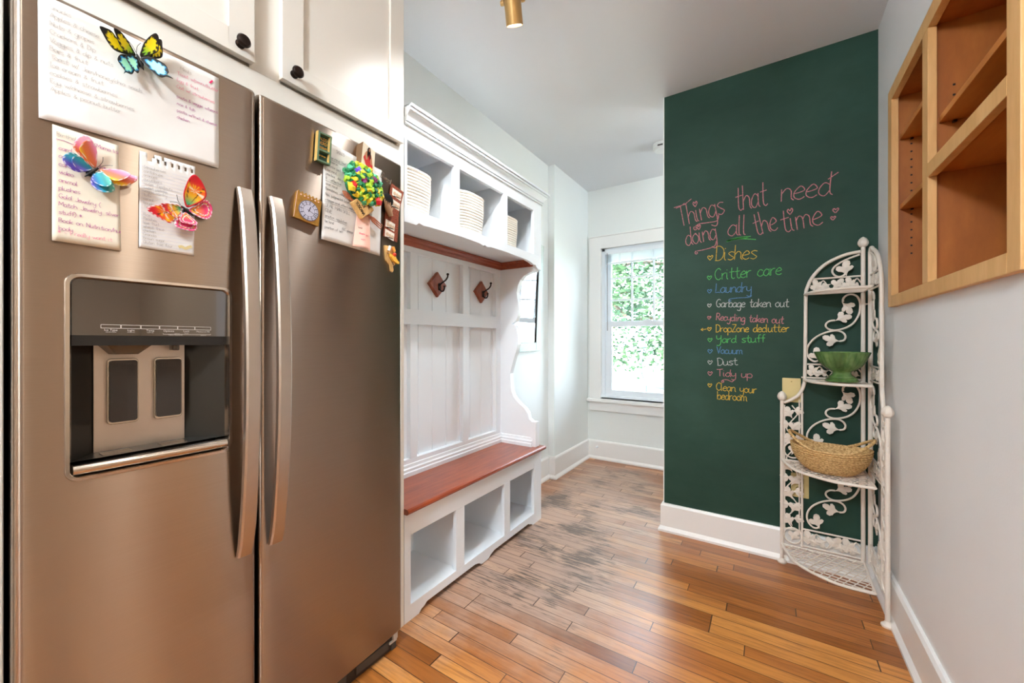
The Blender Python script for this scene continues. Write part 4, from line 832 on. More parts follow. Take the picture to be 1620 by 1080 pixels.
butterfly('red and orange butterfly magnet on the lined grocery list', (.3435, 1.3895), [(-0.0115, 0.0085), (0.0115, -0.0085)], [(-0.0125, 0.0105), (-0.0185, 0.0175), (-0.0215, 0.0275), (-0.0125, 0.0085), (-0.0205, 0.0125), (-0.0325, 0.0095)], [
 ([(-0.0025, 0.0085), (-0.0105, 0.0285), (-0.0095, 0.0475), (-0.0045, 0.0675), (0.0035, 0.0755), (0.0145, 0.0685), (0.0235, 0.0555), (0.0285, 0.0405), (0.0235, 0.0275), (0.0085, 0.0135)], (-.004, .005), .005, .45, f_red),
 ([(0.0035, 0.0035), (0.0165, 0.0185), (0.0255, 0.0305), (0.0355, 0.0315), (0.0435, 0.0165), (0.0415, -0.0025), (0.0335, -0.0105), (0.0205, -0.0085)], (.003, .002), .003, .30, f_redlow),
 ([(-0.0095, 0.0045), (-0.0245, 0.0045), (-0.0415, 0.0005), (-0.0585, -0.0055), (-0.0725, -0.0165), (-0.0665, -0.0245), (-0.0515, -0.0315), (-0.0325, -0.0365), (-0.0205, -0.0215)], (-.008, .003), .003, .28, f_red),
 ([(-0.0095, 0.0045), (-0.0205, 0.0075), (-0.0385, 0.0035), (-0.0515, -0.0025), (-0.0445, -0.0125), (-0.0325, -0.0205), (-0.0205, -0.0235), (-0.0135, -0.0085)], (-.008, .003), .006, .45, f_red),
 ([(-0.0045, -0.0035), (0.0085, -0.0135), (0.0155, -0.0265), (0.0145, -0.0385), (0.0045, -0.0445), (-0.0115, -0.0445), (-0.0245, -0.0405), (-0.0205, -0.0235)], (-.002, -.002), .003, .28, f_redlow),
 ([(-0.0045, -0.0035), (0.0045, -0.0125), (0.0145, -0.0245), (0.0085, -0.0315), (-0.0045, -0.0305), (-0.0155, -0.0305), (-0.0175, -0.0205)], (-.002, -.002), .006, .45, f_redlow)])
# green framed magnet
flat('mgreen', (92, 122, 92)); flat('mgreen_d', (30, 74, 62)); flat('gold', (232, 190, 110), .4, metal=.2); flat('gold_txt', (240, 180, 60))
y, z = dp(.6645, 1.660); t = local(thing('framed_sign_magnet', 'small green framed sign magnet with gold lettering at the top of the right door', 'magnet', (fx(y) + .0005, y, z)))
def shear(b, k):      # hung slightly askew
    for v in b.bm.verts: v.co.y += k * v.co.z
    return b
b = MB()
for y0, y1, z0, z1 in ((-.021, -.016, -.043, .043), (.016, .021, -.043, .043), (-.016, .016, .038, .043), (-.016, .016, -.043, -.038), (-.016, .016, -.012, -.006)): b.box(.004, .016, y0, y1, z0, z1)
shear(b, .06).build('frame', 'mgreen', t, bevel=.0007)
b = MB(); b.box(.004, .0156, -.0225, -.0212, -.0435, .0435); b.box(.004, .015, .0145, .0162, -.006, .038); b.box(.004, .015, .0145, .0162, -.038, -.012); shear(b, .06).build('gilt_edge', 'gold', t)
b = MB(); b.box(0, .006, -.020, .020, -.042, .042); shear(b, .06).build('backing', 'mgreen_d', t)
mk = lambda y_, z_: Vector((.0066, y_ + .06 * z_, z_))
def sline(txts, m_, par, name, wd, xx):
    b = MB()
    for t_, y_, z_, s_, w_ in txts:
        for pl in strokes(t_, s_, y_, z_, 0, width=w_): b.ribbon([(p[0] + .06 * p[1], p[1]) for p in pl], wd, Vector((xx, 0, 0)), DU, DV, Vector())
    return b.build(name, m_, par, fix=False, weld=False)
sline([('ALDO', -.012, .024, .008, .024), ('NORD', -.012, .012, .008, .024), ('Lyceum', -.013, .0, .009, .025), ('les temps', -.012, -.023, .004, .022)], 'gold_txt', t, 'lettering', .0012, .0066)
# clock magnet
y, z = dp(.619, 1.4735); t = local(thing('clock_magnet', 'square gold clock magnet with white dial beside the right door handle', 'magnet', (fx(y) + .0005, y, z)))
Rt = Matrix.Rotation(math.radians(-8), 3, 'X')
def turn(b):
    for v in b.bm.verts: v.co = Rt @ v.co
    return b
b = MB(); b.box(0, .010, -.036, .036, -.039, .036)
for k in range(7): yy_ = -.031 + k * .0103; b.prism([(yy_ - .004, .036), (yy_ + .004, .036), (yy_, .042)], 'X', 0, .009)
flat('clockgold', (176, 128, 52), .4, metal=.3, vary=.2, vscale=90); turn(b).build('case', 'clockgold', t, bevel=.0008)
b = MB(); b.box(.010, .0103, -.0365, -.035, -.038, .036); 
for k in range(6): b.lathe([(0, .010), (.0022, .010), (.0022, .0112), (0, .0116)], (0, -.025 + k * .0102, .030), 10, 'X')
flat('rosette', (236, 196, 176)); turn(b).build('rosette_row', 'rosette', t)
flat('dial', (196, 196, 214)); flat('dialring', (120, 116, 130)); flat('dialink', (40, 34, 66))
b = MB(); b.lathe([(0, .010), (.0285, .010), (.0285, .0112), (0, .0112)], (0, .002, -.006), 40, 'X'); turn(b).build('dial_rim', 'dialring', t)
b = MB(); b.lathe([(0, .0112), (.026, .0112), (.026, .0118), (0, .0118)], (0, .002, -.006), 40, 'X'); turn(b).build('dial', 'dial', t)
b = MB()
for k in range(12):
    a = k * PI / 6; c_, s_ = math.cos(a), math.sin(a)
    b.ribbon([(.002 + .0165 * c_, -.006 + .0165 * s_), (.002 + .0265 * c_, -.006 + .0265 * s_)], .0017, Vector((.0121, 0, 0)), DU, DV, Vector())
for r_ in (.0165, .0225): b.ribbon([(.002 + r_ * math.cos(2 * PI * k / 36), -.006 + r_ * math.sin(2 * PI * k / 36)) for k in range(37)], .0007, Vector((.0121, 0, 0)), DU, DV, Vector())
b.ribbon([(-.003, -.0045), (.026, -.0125)], .0014, Vector((.0124, 0, 0)), DU, DV, Vector()); b.ribbon([(.001, -.010), (.0055, .006)], .0022, Vector((.0124, 0, 0)), DU, DV, Vector())
turn(b).build('hands', 'dialink', t, fix=False)
# picture card
flat('cardcream', (238, 226, 200)); flat('cardred', (206, 30, 24)); flat('cardbrown', (196, 132, 92)); flat('cardedge', (120, 86, 52))
y, z = dp(.815, 1.690); t = local(thing('picture_card', 'cream picture card of a long-haired figure in red at the top of the right door', 'card', (fx(y) + .0015, y, z)))
A = [(.022, -.026, .040), (.022, -.034, -.035), (.003, .028, -.045), (.003, .034, .036)]
b = MB(); b.poly(A); b.build('card_face', 'cardcream', t, solid=.0006)
b = MB(); b.poly([(.022, -.026, .040), (.022, -.034, -.035), (.0, -.040, -.033), (.0, -.034, .032)]); b.build('card_spine', 'cardedge', t, solid=.0006)
card = lambda u, v: Vector(A[0]).lerp(Vector(A[3]), u).lerp(Vector(A[1]).lerp(Vector(A[2]), u), v) + Vector((.0009, .0003, 0))
def cpoly(pts, m_, name, k=0): b = MB(); b.poly([card(*p) + Vector((k, 0, 0)) for p in pts]); b.build(name, m_, t, fix=False)
cpoly([(.10, .62), (.22, .40), (.5, .14), (.74, .36), (.86, .72), (.86, .86), (.60, .90), (.3, .84)], 'cardred', 'red_dress')
cpoly([(.16, .46), (.26, .30), (.42, .22), (.42, .58), (.30, .64), (.24, .5)], 'cardbrown', 'left_arm', .0003); cpoly([(.56, .22), (.70, .30), (.80, .54), (.80, .68), (.66, .66), (.58, .42)], 'cardbrown', 'right_arm', .0003)
cpoly([(.36, .16), (.44, .04), (.56, .04), (.62, .16), (.66, .42), (.58, .56), (.52, .30), (.44, .52), (.36, .40)], 'bronze', 'hair', .0006); cpoly([(.45, .12), (.50, .08), (.55, .12), (.54, .20), (.50, .23), (.46, .20)], 'cardbrown', 'face', .0009)
# wire word
b = MB()
for pl in strokes('Best', .020, 0, 0, math.radians(-18), width=.048): b.tube([(0.004, p[0], p[1]) for p in pl], .0011, 6)
y, z = dp(.871, 1.652); o = b.build('wire_word_magnet', 'chrome', loc=(0, 0, 0), smooth=True); o.location = (fx(y), y, z); tag(o, 'small twisted wire word magnet beside the paper flowers', 'magnet')
# paper flower bouquet magnet
y, z = dp(.790, 1.592); t = local(thing('paper_flower_magnet', 'bunch of crumpled green, yellow and red tissue flowers on the right door', 'magnet', (fx(y) + .003, y, z)))
b = MB(); b.lathe([(0, 0), (.055, 0), (.05, .012), (.03, .022), (0, .025)], seg=20, axis='X'); b.build('moss_pad', flat('moss', (20, 92, 60)), t)
tcols = [('t_lime', (176, 222, 60)), ('t_green', (20, 130, 76)), ('t_yellow', (238, 214, 50)), ('t_red', (214, 24, 30)), ('t_violet', (96, 50, 200)), ('t_plum', (130, 24, 92)), ('t_mint', (90, 196, 150)), ('t_deep', (10, 100, 64))]
for n_, c_ in tcols: flat(n_, c_, .6)
protos = []
for k in range(5):
    bm_ = bmesh.new(); bmesh.ops.create_icosphere(bm_, subdivisions=2, radius=.0115)
    for v in bm_.verts: v.co *= R.uniform(.6, 1.28)
    me = bpy.data.meshes.new('tissue_tuft'); bm_.to_mesh(me); bm_.free(); protos.append(me)
seq = [0, 1, 2, 1, 0, 7, 0, 2, 1, 6, 0, 7, 2, 1, 5, 0, 2, 1, 0, 6]
spots = []
tries = 0
while len(spots) < 74 and tries < 6000:
    tries += 1
    a, r_ = R.uniform(0, 2 * PI), math.sqrt(R.random())
    yy_, zz_ = r_ * .064 * math.cos(a), r_ * .056 * math.sin(a); yy_ -= .25 * zz_ * 0
    if all((yy_ - p[0]) ** 2 + (zz_ - p[1]) ** 2 > .0098 ** 2 for p in spots): spots.append((yy_, zz_))
for i, (yy_, zz_) in enumerate(spots):
    cn = tcols[seq[i % len(seq)]][0]
    me = protos[i % 5].copy(); me.materials.clear(); me.materials.append(M[cn])
    o = bpy.data.objects.new('tissue_tuft', me); COL.objects.link(o); o.parent = t
    o.location = (.022 + .018 * (1 - (yy_ / .07) ** 2 - (zz_ / .06) ** 2), yy_, zz_ - .35 * yy_ * .4); o.rotation_euler = (R.uniform(0, 6), R.uniform(0, 6), R.uniform(0, 6)); KEEP.append(o)
for (yy_, zz_, cn, rz) in ((-.016, .012, 't_yellow', .3), (-.042, -.016, 't_red', .5), (.006, .008, 't_red', -.7), (.010, -.026, 't_red', .4), (.026, .006, 't_violet', -.5), (-.030, .030, 't_violet', -.9), (.044, -.040, 't_red', .2), (-.055, -.026, 't_yellow', .1)):
    b = MB(); s_ = .0125; P_ = [[(.044 - .005 * ((i - 1) ** 2 + (j - 1) ** 2) * R.uniform(.3, 1.2), (i - 1) * s_ * R.uniform(.85, 1.1), (j - 1) * s_) for j in range(3)] for i in range(3)]
    V_ = [[b.bm.verts.new(Vector((p[0], math.cos(rz) * p[1] - math.sin(rz) * p[2] + yy_, math.sin(rz) * p[1] + math.cos(rz) * p[2] + zz_))) for p in r_] for r_ in P_]
    for i in range(2):
        for j in range(2): b.face([V_[i][j], V_[i + 1][j], V_[i + 1][j + 1], V_[i][j + 1]])
    b.build('folded_petal', cn, t, solid=.001)
# wooden plaque with spoon and fork
y, z = dp(.786, 1.524); t = local(thing('wooden_plaque_magnet', 'tilted pale wooden plaque magnet with carved spoon and fork below the flowers', 'magnet', (fx(y) + .012, y, z)))
def rot2(b, ang, dx=0):
    for v in b.bm.verts: v.co = Matrix.Rotation(ang, 3, 'X') @ v.co + Vector((dx, 0, 0))
    return b
PA = math.radians(-49)
b = MB(); b.box(.002, .018, -.028, .028, -.030, .030); rot2(b, PA).build('plaque', 'boardwood', t, bevel=.003)
b = MB()
for t_, z_, w_ in (('AMORE', .012, .036), ('DI', -.004, .012), ('TOSCANA', -.021, .044)):
    for pl in strokes(t_, .010, -w_ / 2, z_, 0, width=w_): b.ribbon(pl, .0018, Vector((.0184, 0, 0)), DU, DV, Vector())
rot2(b, PA).build('lettering', 'black', t, fix=False, weld=False)
b = MB(); b.tube([(0, 0, .07), (0, 0, .062), (0, 0, .05), (0, 0, .038), (0, 0, -.02)], [.002, .008, .010, .005, .004], 12)
for v in b.bm.verts: v.co.x *= .4
rot2(b, math.radians(62)).build('carved_spoon', 'terracotta', t, smooth=True)
b = MB(); b.tube([(0, 0, -.02), (0, 0, .045)], .004, 8)
for k in (-1, 0, 1): b.tube([(0, 0, .045), (0, k * .006, .055), (0, k * .0075, .095)], [.004, .0035, .0018], 8)
for v in b.bm.verts: v.co.x *= .5
rot2(b, math.radians(-118)).build('carved_fork', 'terracotta', t, smooth=True)
paper('receipt_slip', 'pink curled receipt hanging below the wooden plaque', 'receipt', [(.776, 1.505), (.824, 1.508), (.822, 1.390), (.757, 1.396)], 'pinkpaper', lift=.006, curl=lambda u, v: .004 + .018 * v * math.sin(PI * u) + .004 * v, writing=[('total', .15, .45, .005, 'ink_dark'), ('thank you', .2, .62, .006, 'ink_hot'), ('12.50', .62, .68, .005, 'ink_dark'), ('visit', .3, .78, .006, 'ink_hot'), ('8.20', .62, .55, .005, 'ink_dark')])
# photo strip magnet
flat('strip_border', (150, 70, 40), vary=.8, vscale=260); flat('egg', (206, 178, 150)); flat('stripwhite', (236, 228, 214)); flat('handtan', (164, 124, 90))
y, z = dp(.919, 1.545); t = local(thing('photo_strip_magnet', 'narrow photo strip magnet with patterned border at the right door edge', 'magnet', (fx(y) + .004, y, z)))
Q = [(-.004, .100), (.050, .086), (.028, .010), (.020, -.100), (-.040, -.090), (-.032, -.020)]
b = MB(); b.prism(Q, 'X', 0, .004); b.build('strip', 'strip_border', t)
for k, (cy_, cz_) in enumerate(((.019, .070), (.012, .032), (-.010, -.046), (-.013, -.080))):
    b = MB(); pts_ = [(-.020, .016), (.020, .007), (.016, -.020), (-.022, -.010)]; b.prism([(cy_ + p[0], cz_ + p[1]) for p in pts_], 'X', .004, .0046); ph = b.build('photo_panel', 'stripwhite', t)
    b = MB()
    for i in range(3): b.lathe([(0, .0046), (.0062, .0046), (.0062, .0052), (0, .0056)], (0, cy_ - .011 + i * .011, cz_ - .001 - i * .003), 16, 'X')
    b.build('portrait', 'egg', t)
    b = MB(); b.box(.0046, .0053, cy_ - .016, cy_ + .014, cz_ - .013, cz_ - .0105); b.build('caption_bar', 'bronze', t)
b = MB(); HX = .012
b.tube([(HX, -.012, -.018), (HX, -.022, .004), (HX, -.030, .016)], [.010, .014, .011], 10)
for k in range(4): b.tube([(HX, -.034 + k * .0065, .012), (HX + .003, -.040 + k * .0075, .028), (HX, -.038 + k * .008, .040)], [.0034, .003, .002], 7)
b.tube([(HX, -.014, -.002), (HX, -.006, .008), (HX, -.003, .016)], [.004, .0034, .0022], 7)
for v in b.bm.verts: v.co.x = .004 + (v.co.x - .004) * .55
b.build('tan_hand', 'handtan', t, smooth=True)
b = MB(); b.lathe([(0, .004), (.022, .004), (.022, .009), (0, .013)], (0, -.024, .036), 18, 'X'); b.build('dark_cap', 'black', t, smooth=True)
# cutting board magnet
flat('cheese', (236, 176, 60)); flat('tomato', (206, 62, 36)); flat('loaf', (222, 150, 60))
y, z = dp(.911, 1.386); t = local(thing('cutting_board_magnet', 'tiny cutting board magnet with cheese and tomato below the photo strip', 'magnet', (fx(y) + .001, y, z)))
b = MB(); b.prism([(-.026, .040), (.012, .043), (.030, -.006), (.018, -.022), (.010, -.026), (.014, -.040), (.008, -.048), (.000, -.044), (-.004, -.024), (-.020, -.010)], 'X', 0, .006); b.build('board', 'boardwood', t, bevel=.0012)
b = MB(); b.prism([(-.008, .014), (.014, .004), (.032, -.012), (.026, -.018), (.006, -.010), (-.008, .004)], 'X', .006, .016); b.build('cheese_wedge', 'cheese', t, bevel=.001)
b = MB(); b.lathe([(0, -.007), (.005, -.005), (.007, 0), (.005, .005), (0, .006)], (.012, .012, .014), 14); b.build('tomato', 'tomato', t, smooth=True)
b = MB(); b.tube([(.012, .006, .040), (.012, .012, .024)], [.004, .005], 10); b.build('carrot', 'loaf', t, smooth=True)
b = MB(); b.tube([(.010, -.006, .040), (.010, -.012, .022)], [.005, .005], 10); b.build('bottle', 'stripwhite', t, smooth=True)
b = MB(); b.prism([(-.016, .016), (-.012, .018), (.012, -.020), (.010, -.024)], 'X', .006, .0075); b.build('knife', 'chrome', t)

# ================================================================== cabinets around the fridge
KX = -1.185
oc = thing('over_fridge_cabinet', 'cream two-door cabinet above the refrigerator', 'cabinet', (-1.34, 0.55, 1.745))
b = MB()
b.box(LX, KX - .02, .0995, 1.036, 1.76, 2.48); b.build('carcass', 'cab', oc)
b = MB()
b.box(KX - .02, KX, .0995, 1.036, 1.748, 1.845); b.box(KX - .02, KX, .0995, 1.036, 2.44, 2.49); b.box(KX - .02, KX, .512, .594, 1.845, 2.44); b.box(KX - .02, KX, .0995, .12, 1.845, 2.44); b.box(KX - .02, KX, 1.02, 1.036, 1.845, 2.44); b.build('face_frame', 'cab', oc, bevel=.001)
def shaker(name, y0, y1, z0, z1, par, st=.061, rl=.059):
    b = MB(); x0, x1 = KX + .0005, KX + .0205
    b.box(x0, x1, y0, y0 + st, z0, z1); b.box(x0, x1, y1 - st, y1, z0, z1); b.box(x0, x1, y0 + st, y1 - st, z0, z0 + rl); b.box(x0, x1, y0 + st, y1 - st, z1 - rl, z1); b.box(x0, x0 + .010, y0 + st, y1 - st, z0 + rl, z1 - rl)
    return b.build(name, 'cab', par, bevel=.0012)
def knob(par, y, z, x):
    b = MB(); b.lathe([(0, 0), (.011, 0), (.011, .003), (.006, .006), (.0055, .012), (.010, .018), (.016, .021), (.0165, .025), (.013, .030), (0, .0325)], (x, y, z), 28, 'X'); k = b.build('knob', 'bronze', par, smooth=True)
    return k
d1 = shaker('door', .105, .517, 1.853, 2.43, oc); knob(d1, .481, 1.880, KX + .02)
d2 = shaker('door', .589, 1.0365, 1.853, 2.43, oc); knob(d2, .622, 1.880, KX + .02)
b = MB(); b.prism([(KX - .02, 2.49), (KX + .01, 2.49), (KX + .05, CE), (KX - .02, CE)], 'Y', .0995, 1.036); o = b.build('crown_moulding', 'cab', oc)
b = MB(); b.box(LX, KX, 1.0365, 1.055, 0, CE); tag(b.build('end_panel', 'cab'), 'tall cream end panel between the refrigerator and the bench', 'panel')
pc = thing('pantry_cabinet', 'tall cream pantry cabinet at the left edge beside the refrigerator', 'cabinet', (-1.33, -.30, 0))
b = MB(); b.box(LX, -1.158, -.70, .0985, 0, 2.49); b.build('carcass', 'cab', pc, bevel=.002)
b = MB(); b.box(-1.158, -1.140, -.69, .05, .12, 2.40); b.build('door', 'cab', pc, bevel=.002)
b = MB(); b.box(-1.158, -1.120, -.70, .0985, 2.49, CE); b.build('crown_moulding', 'cab', pc)

# ================================================================== hall tree bench
ht = thing('hall_tree_bench', 'white built-in hall bench with cubbies, beadboard back and cherry seat', 'hall bench', (-1.34, 1.61, 0))
F = KX           # face plane
Ya, Yb = 1.058, 2.158
b = MB()   # lower face frame: stiles, rails, feet
b.box(F - .02, F, 1.091 - .033, 1.091, .12, .428); b.box(F - .02, F, 1.362, 1.420, .063, .337); b.box(F - .02, F, 1.750, 1.806, .063, .337); b.box(F - .02, F, 2.070, Yb, .12, .428)
b.box(F - .02, F, 1.091, 2.070, .337, .428)
foot = [(Ya, 0), (1.135, 0), (1.148, .012), (1.165, .016), (1.18, .026), (1.50, .026), (1.535, .016), (1.545, .006), (1.560, .003), (1.600, .003), (1.612, .006), (1.625, .016), (1.66, .026), (2.005, .026), (2.02, .016), (2.04, .012), (2.055, 0), (Yb, 0), (Yb, .12), (2.070, .12), (2.070, .063), (1.091, .063), (1.091, .12), (Ya, .12)]
b.prism(foot, 'X', F - .02, F)
b.build('lower_face_frame', 'bench', ht, bevel=.0012)
b = MB()
b.box(LX + .012, F - .02, Ya, Ya + .018, .028, .428); b.box(LX + .012, F - .02, Yb - .018, Yb, .028, .428)
for y in (1.391, 1.778): b.box(LX + .012, F - .02, y - .009, y + .009, .06, .428)
b.box(LX + .012, F - .02, Ya + .018, Yb - .018, .048, .062); b.box(LX + .005, LX + .017, Ya, Yb, .028, .428)
b.build('lower_box', 'bench', ht)
b = MB()
for y in (1.091, 1.4205, 1.806): b.box(LX + .017, LX + .026, y - .025 if y < 1.1 else y - .02, y + .02, .062, .41)
b.build('back_cleat', 'bench', ht)
b = MB(); pr = [(LX + .015, .429), (F + .016, .429), (F + .023, .433), (F + .026, .440), (F + .023, .447), (F + .016, .4515), (LX + .015, .4515)]
b.prism(pr, 'Y', Ya - .002, Yb + .018); b.build('seat', 'seat', ht, smooth=30)
# beadboard back
BF, SF = LX + .014, LX + .040           # beadboard face, stile face
b = MB(); gy = [Ya, 1.11, 1.213, 1.315, 1.417, 1.516, 1.623, 1.724, 1.832, 1.937, 2.042, 2.112]
for y0, y1 in zip(gy, gy[1:]):
    b.prism([(LX + .002, y0), (BF - .003, y0), (BF, y0 + .0025), (BF, y1 - .0025), (BF - .003, y1), (LX + .002, y1)], 'Z', .4515, 1.605)
b.build('beadboard', 'bench', ht)
b = MB()
b.box(BF - .004, SF, Ya, 2.112, 1.535, 1.605); b.box(BF - .004, SF, Ya, 2.112, 1.184, 1.258); b.box(BF - .004, SF, Ya, 2.112, .4515, .530)
for y0, y1 in ((Ya, 1.07), (1.342, 1.386), (1.737, 1.784), (2.062, 2.112)): b.box(BF - .004, SF, y0, y1, .530, 1.184); b.box(BF - .004, SF, y0, y1, 1.258, 1.535)
b.build('back_frame', 'bench', ht, bevel=.001)
b = MB(); b.prism([(SF, .4515), (SF + .016, .4515), (SF + .016, .470), (SF + .012, .475), (SF + .012, .486), (SF + .006, .492), (SF + .004, .506), (SF, .508)], 'Y', Ya, 2.112)
b.prism([(2.112, .4515), (2.096, .4515), (2.096, .470), (2.100, .475), (2.100, .486), (2.106, .492), (2.108, .506), (2.112, .508)], 'X', SF, F - .035); b.build('seat_moulding', 'bench', ht)
# scalloped side panel
pr = [(-1.200, 1.575), (-1.2, 1.531), (-1.240, 1.526), (-1.281, 1.512), (-1.310, 1.487), (-1.327, 1.454), (-1.336, 1.411), (-1.332, 1.380), (-1.327, 1.357), (-1.3195, 1.303), (-1.327, 1.260), (-1.343, 1.233), (-1.3755, 1.2118), (-1.352, 1.203), (-1.338, 1.180), (-1.327, 1.144), (-1.327, 1.082), (-1.340, 1.040), (-1.354, 1.002), (-1.3775, .930), (-1.386, .895), (-1.3835, .857), (-1.380, .815), (-1.3755, .787), (-1.362, .755), (-1.342, .732), (-1.312, .706), (-1.280, .685), (-1.255, .655), (-1.246, .620), (-1.225, .606), (-1.215, .590), (-1.215, .4515), (LX + .002, .4515), (LX + .002, 1.575)]
b = MB(); b.prism(pr, 'Y', 2.112, 2.150); b.build('side_panel', 'bench', ht, bevel=.002)
b = MB(); b.box(-1.232, -1.196, 2.108, 2.154, .4515, .605); b.build('side_post', 'bench', ht, bevel=.002)
# upper cubbies
b = MB()
b.box(F - .02, F, Ya, 1.073, 1.625, 1.890); b.box(F - .02, F, 1.350, 1.386, 1.625, 1.890); b.box(F - .02, F, 1.744, 1.781, 1.625, 1.890); b.box(F - .02, F, 2.066, Yb, 1.625, 1.890); b.box(F - .02, F, Ya, Yb, 1.890, 1.975)
val = [(Ya, 1.566), (1.120, 1.566), (1.135, 1.578), (1.16, 1.573), (1.19, 1.576), (1.40, 1.582), (1.53, 1.580), (1.566, 1.574), (1.578, 1.580), (1.596, 1.574), (1.63, 1.580), (1.76, 1.582), (1.98, 1.578), (2.03, 1.572), (2.065, 1.562), (2.085, 1.566), (2.10, 1.552), (2.115, 1.545), (Yb, 1.542), (Yb, 1.625), (Ya, 1.625)]
b.prism(val, 'X', F - .02, F); b.build('upper_face_frame', 'bench', ht, bevel=.0012)
b = MB()
b.box(LX + .002, F - .02, Ya, Ya + .014, 1.605, 1.975); b.box(LX + .002, F - .02, Yb - .018, Yb, 1.575, 1.975)
for y in (1.368, 1.7625): b.box(LX + .012, F - .02, y - .009, y + .009, 1.622, 1.955)
b.box(LX + .002, F - .02, Ya, Yb, 1.605, 1.622); b.box(LX + .002, F - .02, Ya, Yb, 1.940, 1.958); b.box(LX + .002, LX + .012, Ya, Yb, 1.605, 1.975); b.build('upper_box', 'bench', ht)
b = MB(); cr = [(0, 1.946), (.008, 1.946), (.008, 1.953), (.005, 1.954), (.005, 1.957), (.012, 1.957), (.012, 1.964), (.015, 1.972), (.021, 1.981), (.029, 1.987), (.029, 1.991), (.035, 1.992), (.035, 2.001), (.032, 2.002), (.032, 2.004), (.041, 2.004), (.041, 2.014), (0, 2.014)]
rows = []
for (xf, yf) in ((None, Ya), (1, 1), (None, None)):
    pass
for k in range(3):
    row = []
    for a, z in cr:
        if k == 0: p = (F + a, Ya, z)
        elif k == 1: p = (F + a, Yb + a, z)
        else: p = (LX + .002, Yb + a, z)
        row.append(b.bm.verts.new(p))
    rows.append(row)
for A, B in zip(rows, rows[1:]):
    for i in range(len(cr)): b.face([A[i], A[(i + 1) % len(cr)], B[(i + 1) % len(cr)], B[i]])
b.face(rows[0]); b.face(rows[2][::-1]); b.build('crown_moulding', 'bench', ht, smooth=25)
b = MB(); b.box(LX + .002, F + .03, Ya, Yb + .03, 2.010, 2.0135); b.build('top_board', 'bench', ht)
cp_ = [(0, 1.603), (.030, 1.603), (.030, 1.596), (.022, 1.592), (.018, 1.582), (.010, 1.576), (.006, 1.564), (0, 1.562)]
b = MB(); b.prism([(SF + a, z) for a, z in cp_], 'Y', Ya, 2.112); b.prism([(2.112 - a, z) for a, z in cp_], 'X', SF, F - .022); b.build('cornice', 'cornice', ht, smooth=20)
for yc in (1.545, 1.928):
    zc = 1.402
    b = MB(); c0 = [(yc, zc + .067), (yc - .067, zc), (yc, zc - .067), (yc + .067, zc)]
    A = [b.bm.verts.new((BF, *p)) for p in c0]; B = [b.bm.verts.new((BF + .014, *p)) for p in c0]; Cc = [b.bm.verts.new((BF + .018, yc + (p[0] - yc) * .90, zc + (p[1] - zc) * .90)) for p in c0]
    for P_, Q_ in ((A, B), (B, Cc)):
        for i in range(4): b.face([P_[i], P_[(i + 1) % 4], Q_[(i + 1) % 4], Q_[i]])
    b.face(Cc); b.face(A[::-1]); hk = b.build('coat_hook', 'hookwood', ht, label='dark iron coat hook on a diamond cherry plate')
    x0 = BF + .018
    b = MB(); b.tube(smooth_pts([(x0 + .003, yc + .006, zc - .005), (x0 + .02, yc + .006, zc + .008), (x0 + .045, yc + .006, zc + .020), (x0 + .058, yc + .006, zc + .034), (x0 + .060, yc + .006, zc + .046)], 5), .0042, 8); b.lathe([(0, -.007), (.006, -.004), (.0075, 0), (.006, .005), (0, .007)], (x0 + .060, yc + .006, zc + .049), 12)
    b.tube(smooth_pts([(x0 + .003, yc + .006, zc - .022), (x0 + .012, yc + .006, zc - .034), (x0 + .028, yc + .006, zc - .036), (x0 + .036, yc + .006, zc - .024), (x0 + .036, yc + .006, zc - .014)], 5), .0040, 8); b.lathe([(0, -.005), (.005, -.003), (.006, 0), (.005, .004), (0, .005)], (x0 + .036, yc + .006, zc - .012), 12)
    b.prism(rr(yc - .004, yc + .016, zc - .032, zc + .008, .009), 'X', x0 - .001, x0 + .004); b.build('iron_hook', 'bronze', hk, smooth=True)
# rope baskets in the upper cubbies
def rope_basket(label, cx, cy, r, z0, z1):
    t = thing('rope_basket', label, 'basket', (cx, cy, z0), 'rope baskets in the upper cubbies'); n = 15
    b = MB(); prof = [(0.0, z0 + .001), (r * .86, z0 + .001)]
    for i in range(n):
        zc = z0 + .006 + (z1 - z0 - .012) * i / (n - 1); rb = r * (.90 + .10 * min(1, (i / 9)) ** .8); h = (z1 - z0) / n / 2
        for k in range(5): a = -PI / 2 + PI * k / 4; prof.append((rb + .0045 * math.cos(a), zc + h * math.sin(a) * .98))
    for i in range(n - 1, 2, -3): prof.append((r * .96, z0 + .006 + (z1 - z0 - .012) * i / (n - 1)))
    prof.append((0, z0 + .02))
    sq = lambda a, rr_, h: (abs(math.cos(a)) ** 3.2 + abs(math.sin(a)) ** 3.2) ** (-1 / 3.2)
    b.lathe(prof, (cx, cy, 0), 56, fn=sq); b.build('woven_body', 'rope', t, smooth=60)
    b = MB(); pts = [(cx + sq(a, 0, 0) * r * math.cos(a), cy + sq(a, 0, 0) * r * math.sin(a), z1 - .003) for a in [2 * PI * k / 56 for k in range(56)]]
    b.tube(pts, .0062, 8, closed=True); b.build('rim_coil', 'rope', t, smooth=True)
    return t
b1 = rope_basket('cream rope basket in the upper cubby nearest the fridge', -1.335, 1.178, .105, 1.622, 1.815)
rope_basket('cream rope basket in the middle upper cubby', -1.325, 1.535, .112, 1.622, 1.822)
rope_basket('cream rope basket in the upper cubby nearest the window', -1.330, 1.892, .100, 1.622, 1.806)
b = MB(); bm_ = b.bm; bmesh.ops.create_icosphere(bm_, subdivisions=3, radius=.05)
for v in bm_.verts: v.co = Vector((v.co.x * 1.2, v.co.y, v.co.z * .45)) * (1 + .25 * math.sin(v.co.x * 90) * math.cos(v.co.y * 70)); v.co += Vector((-1.325, 1.195, 1.806))
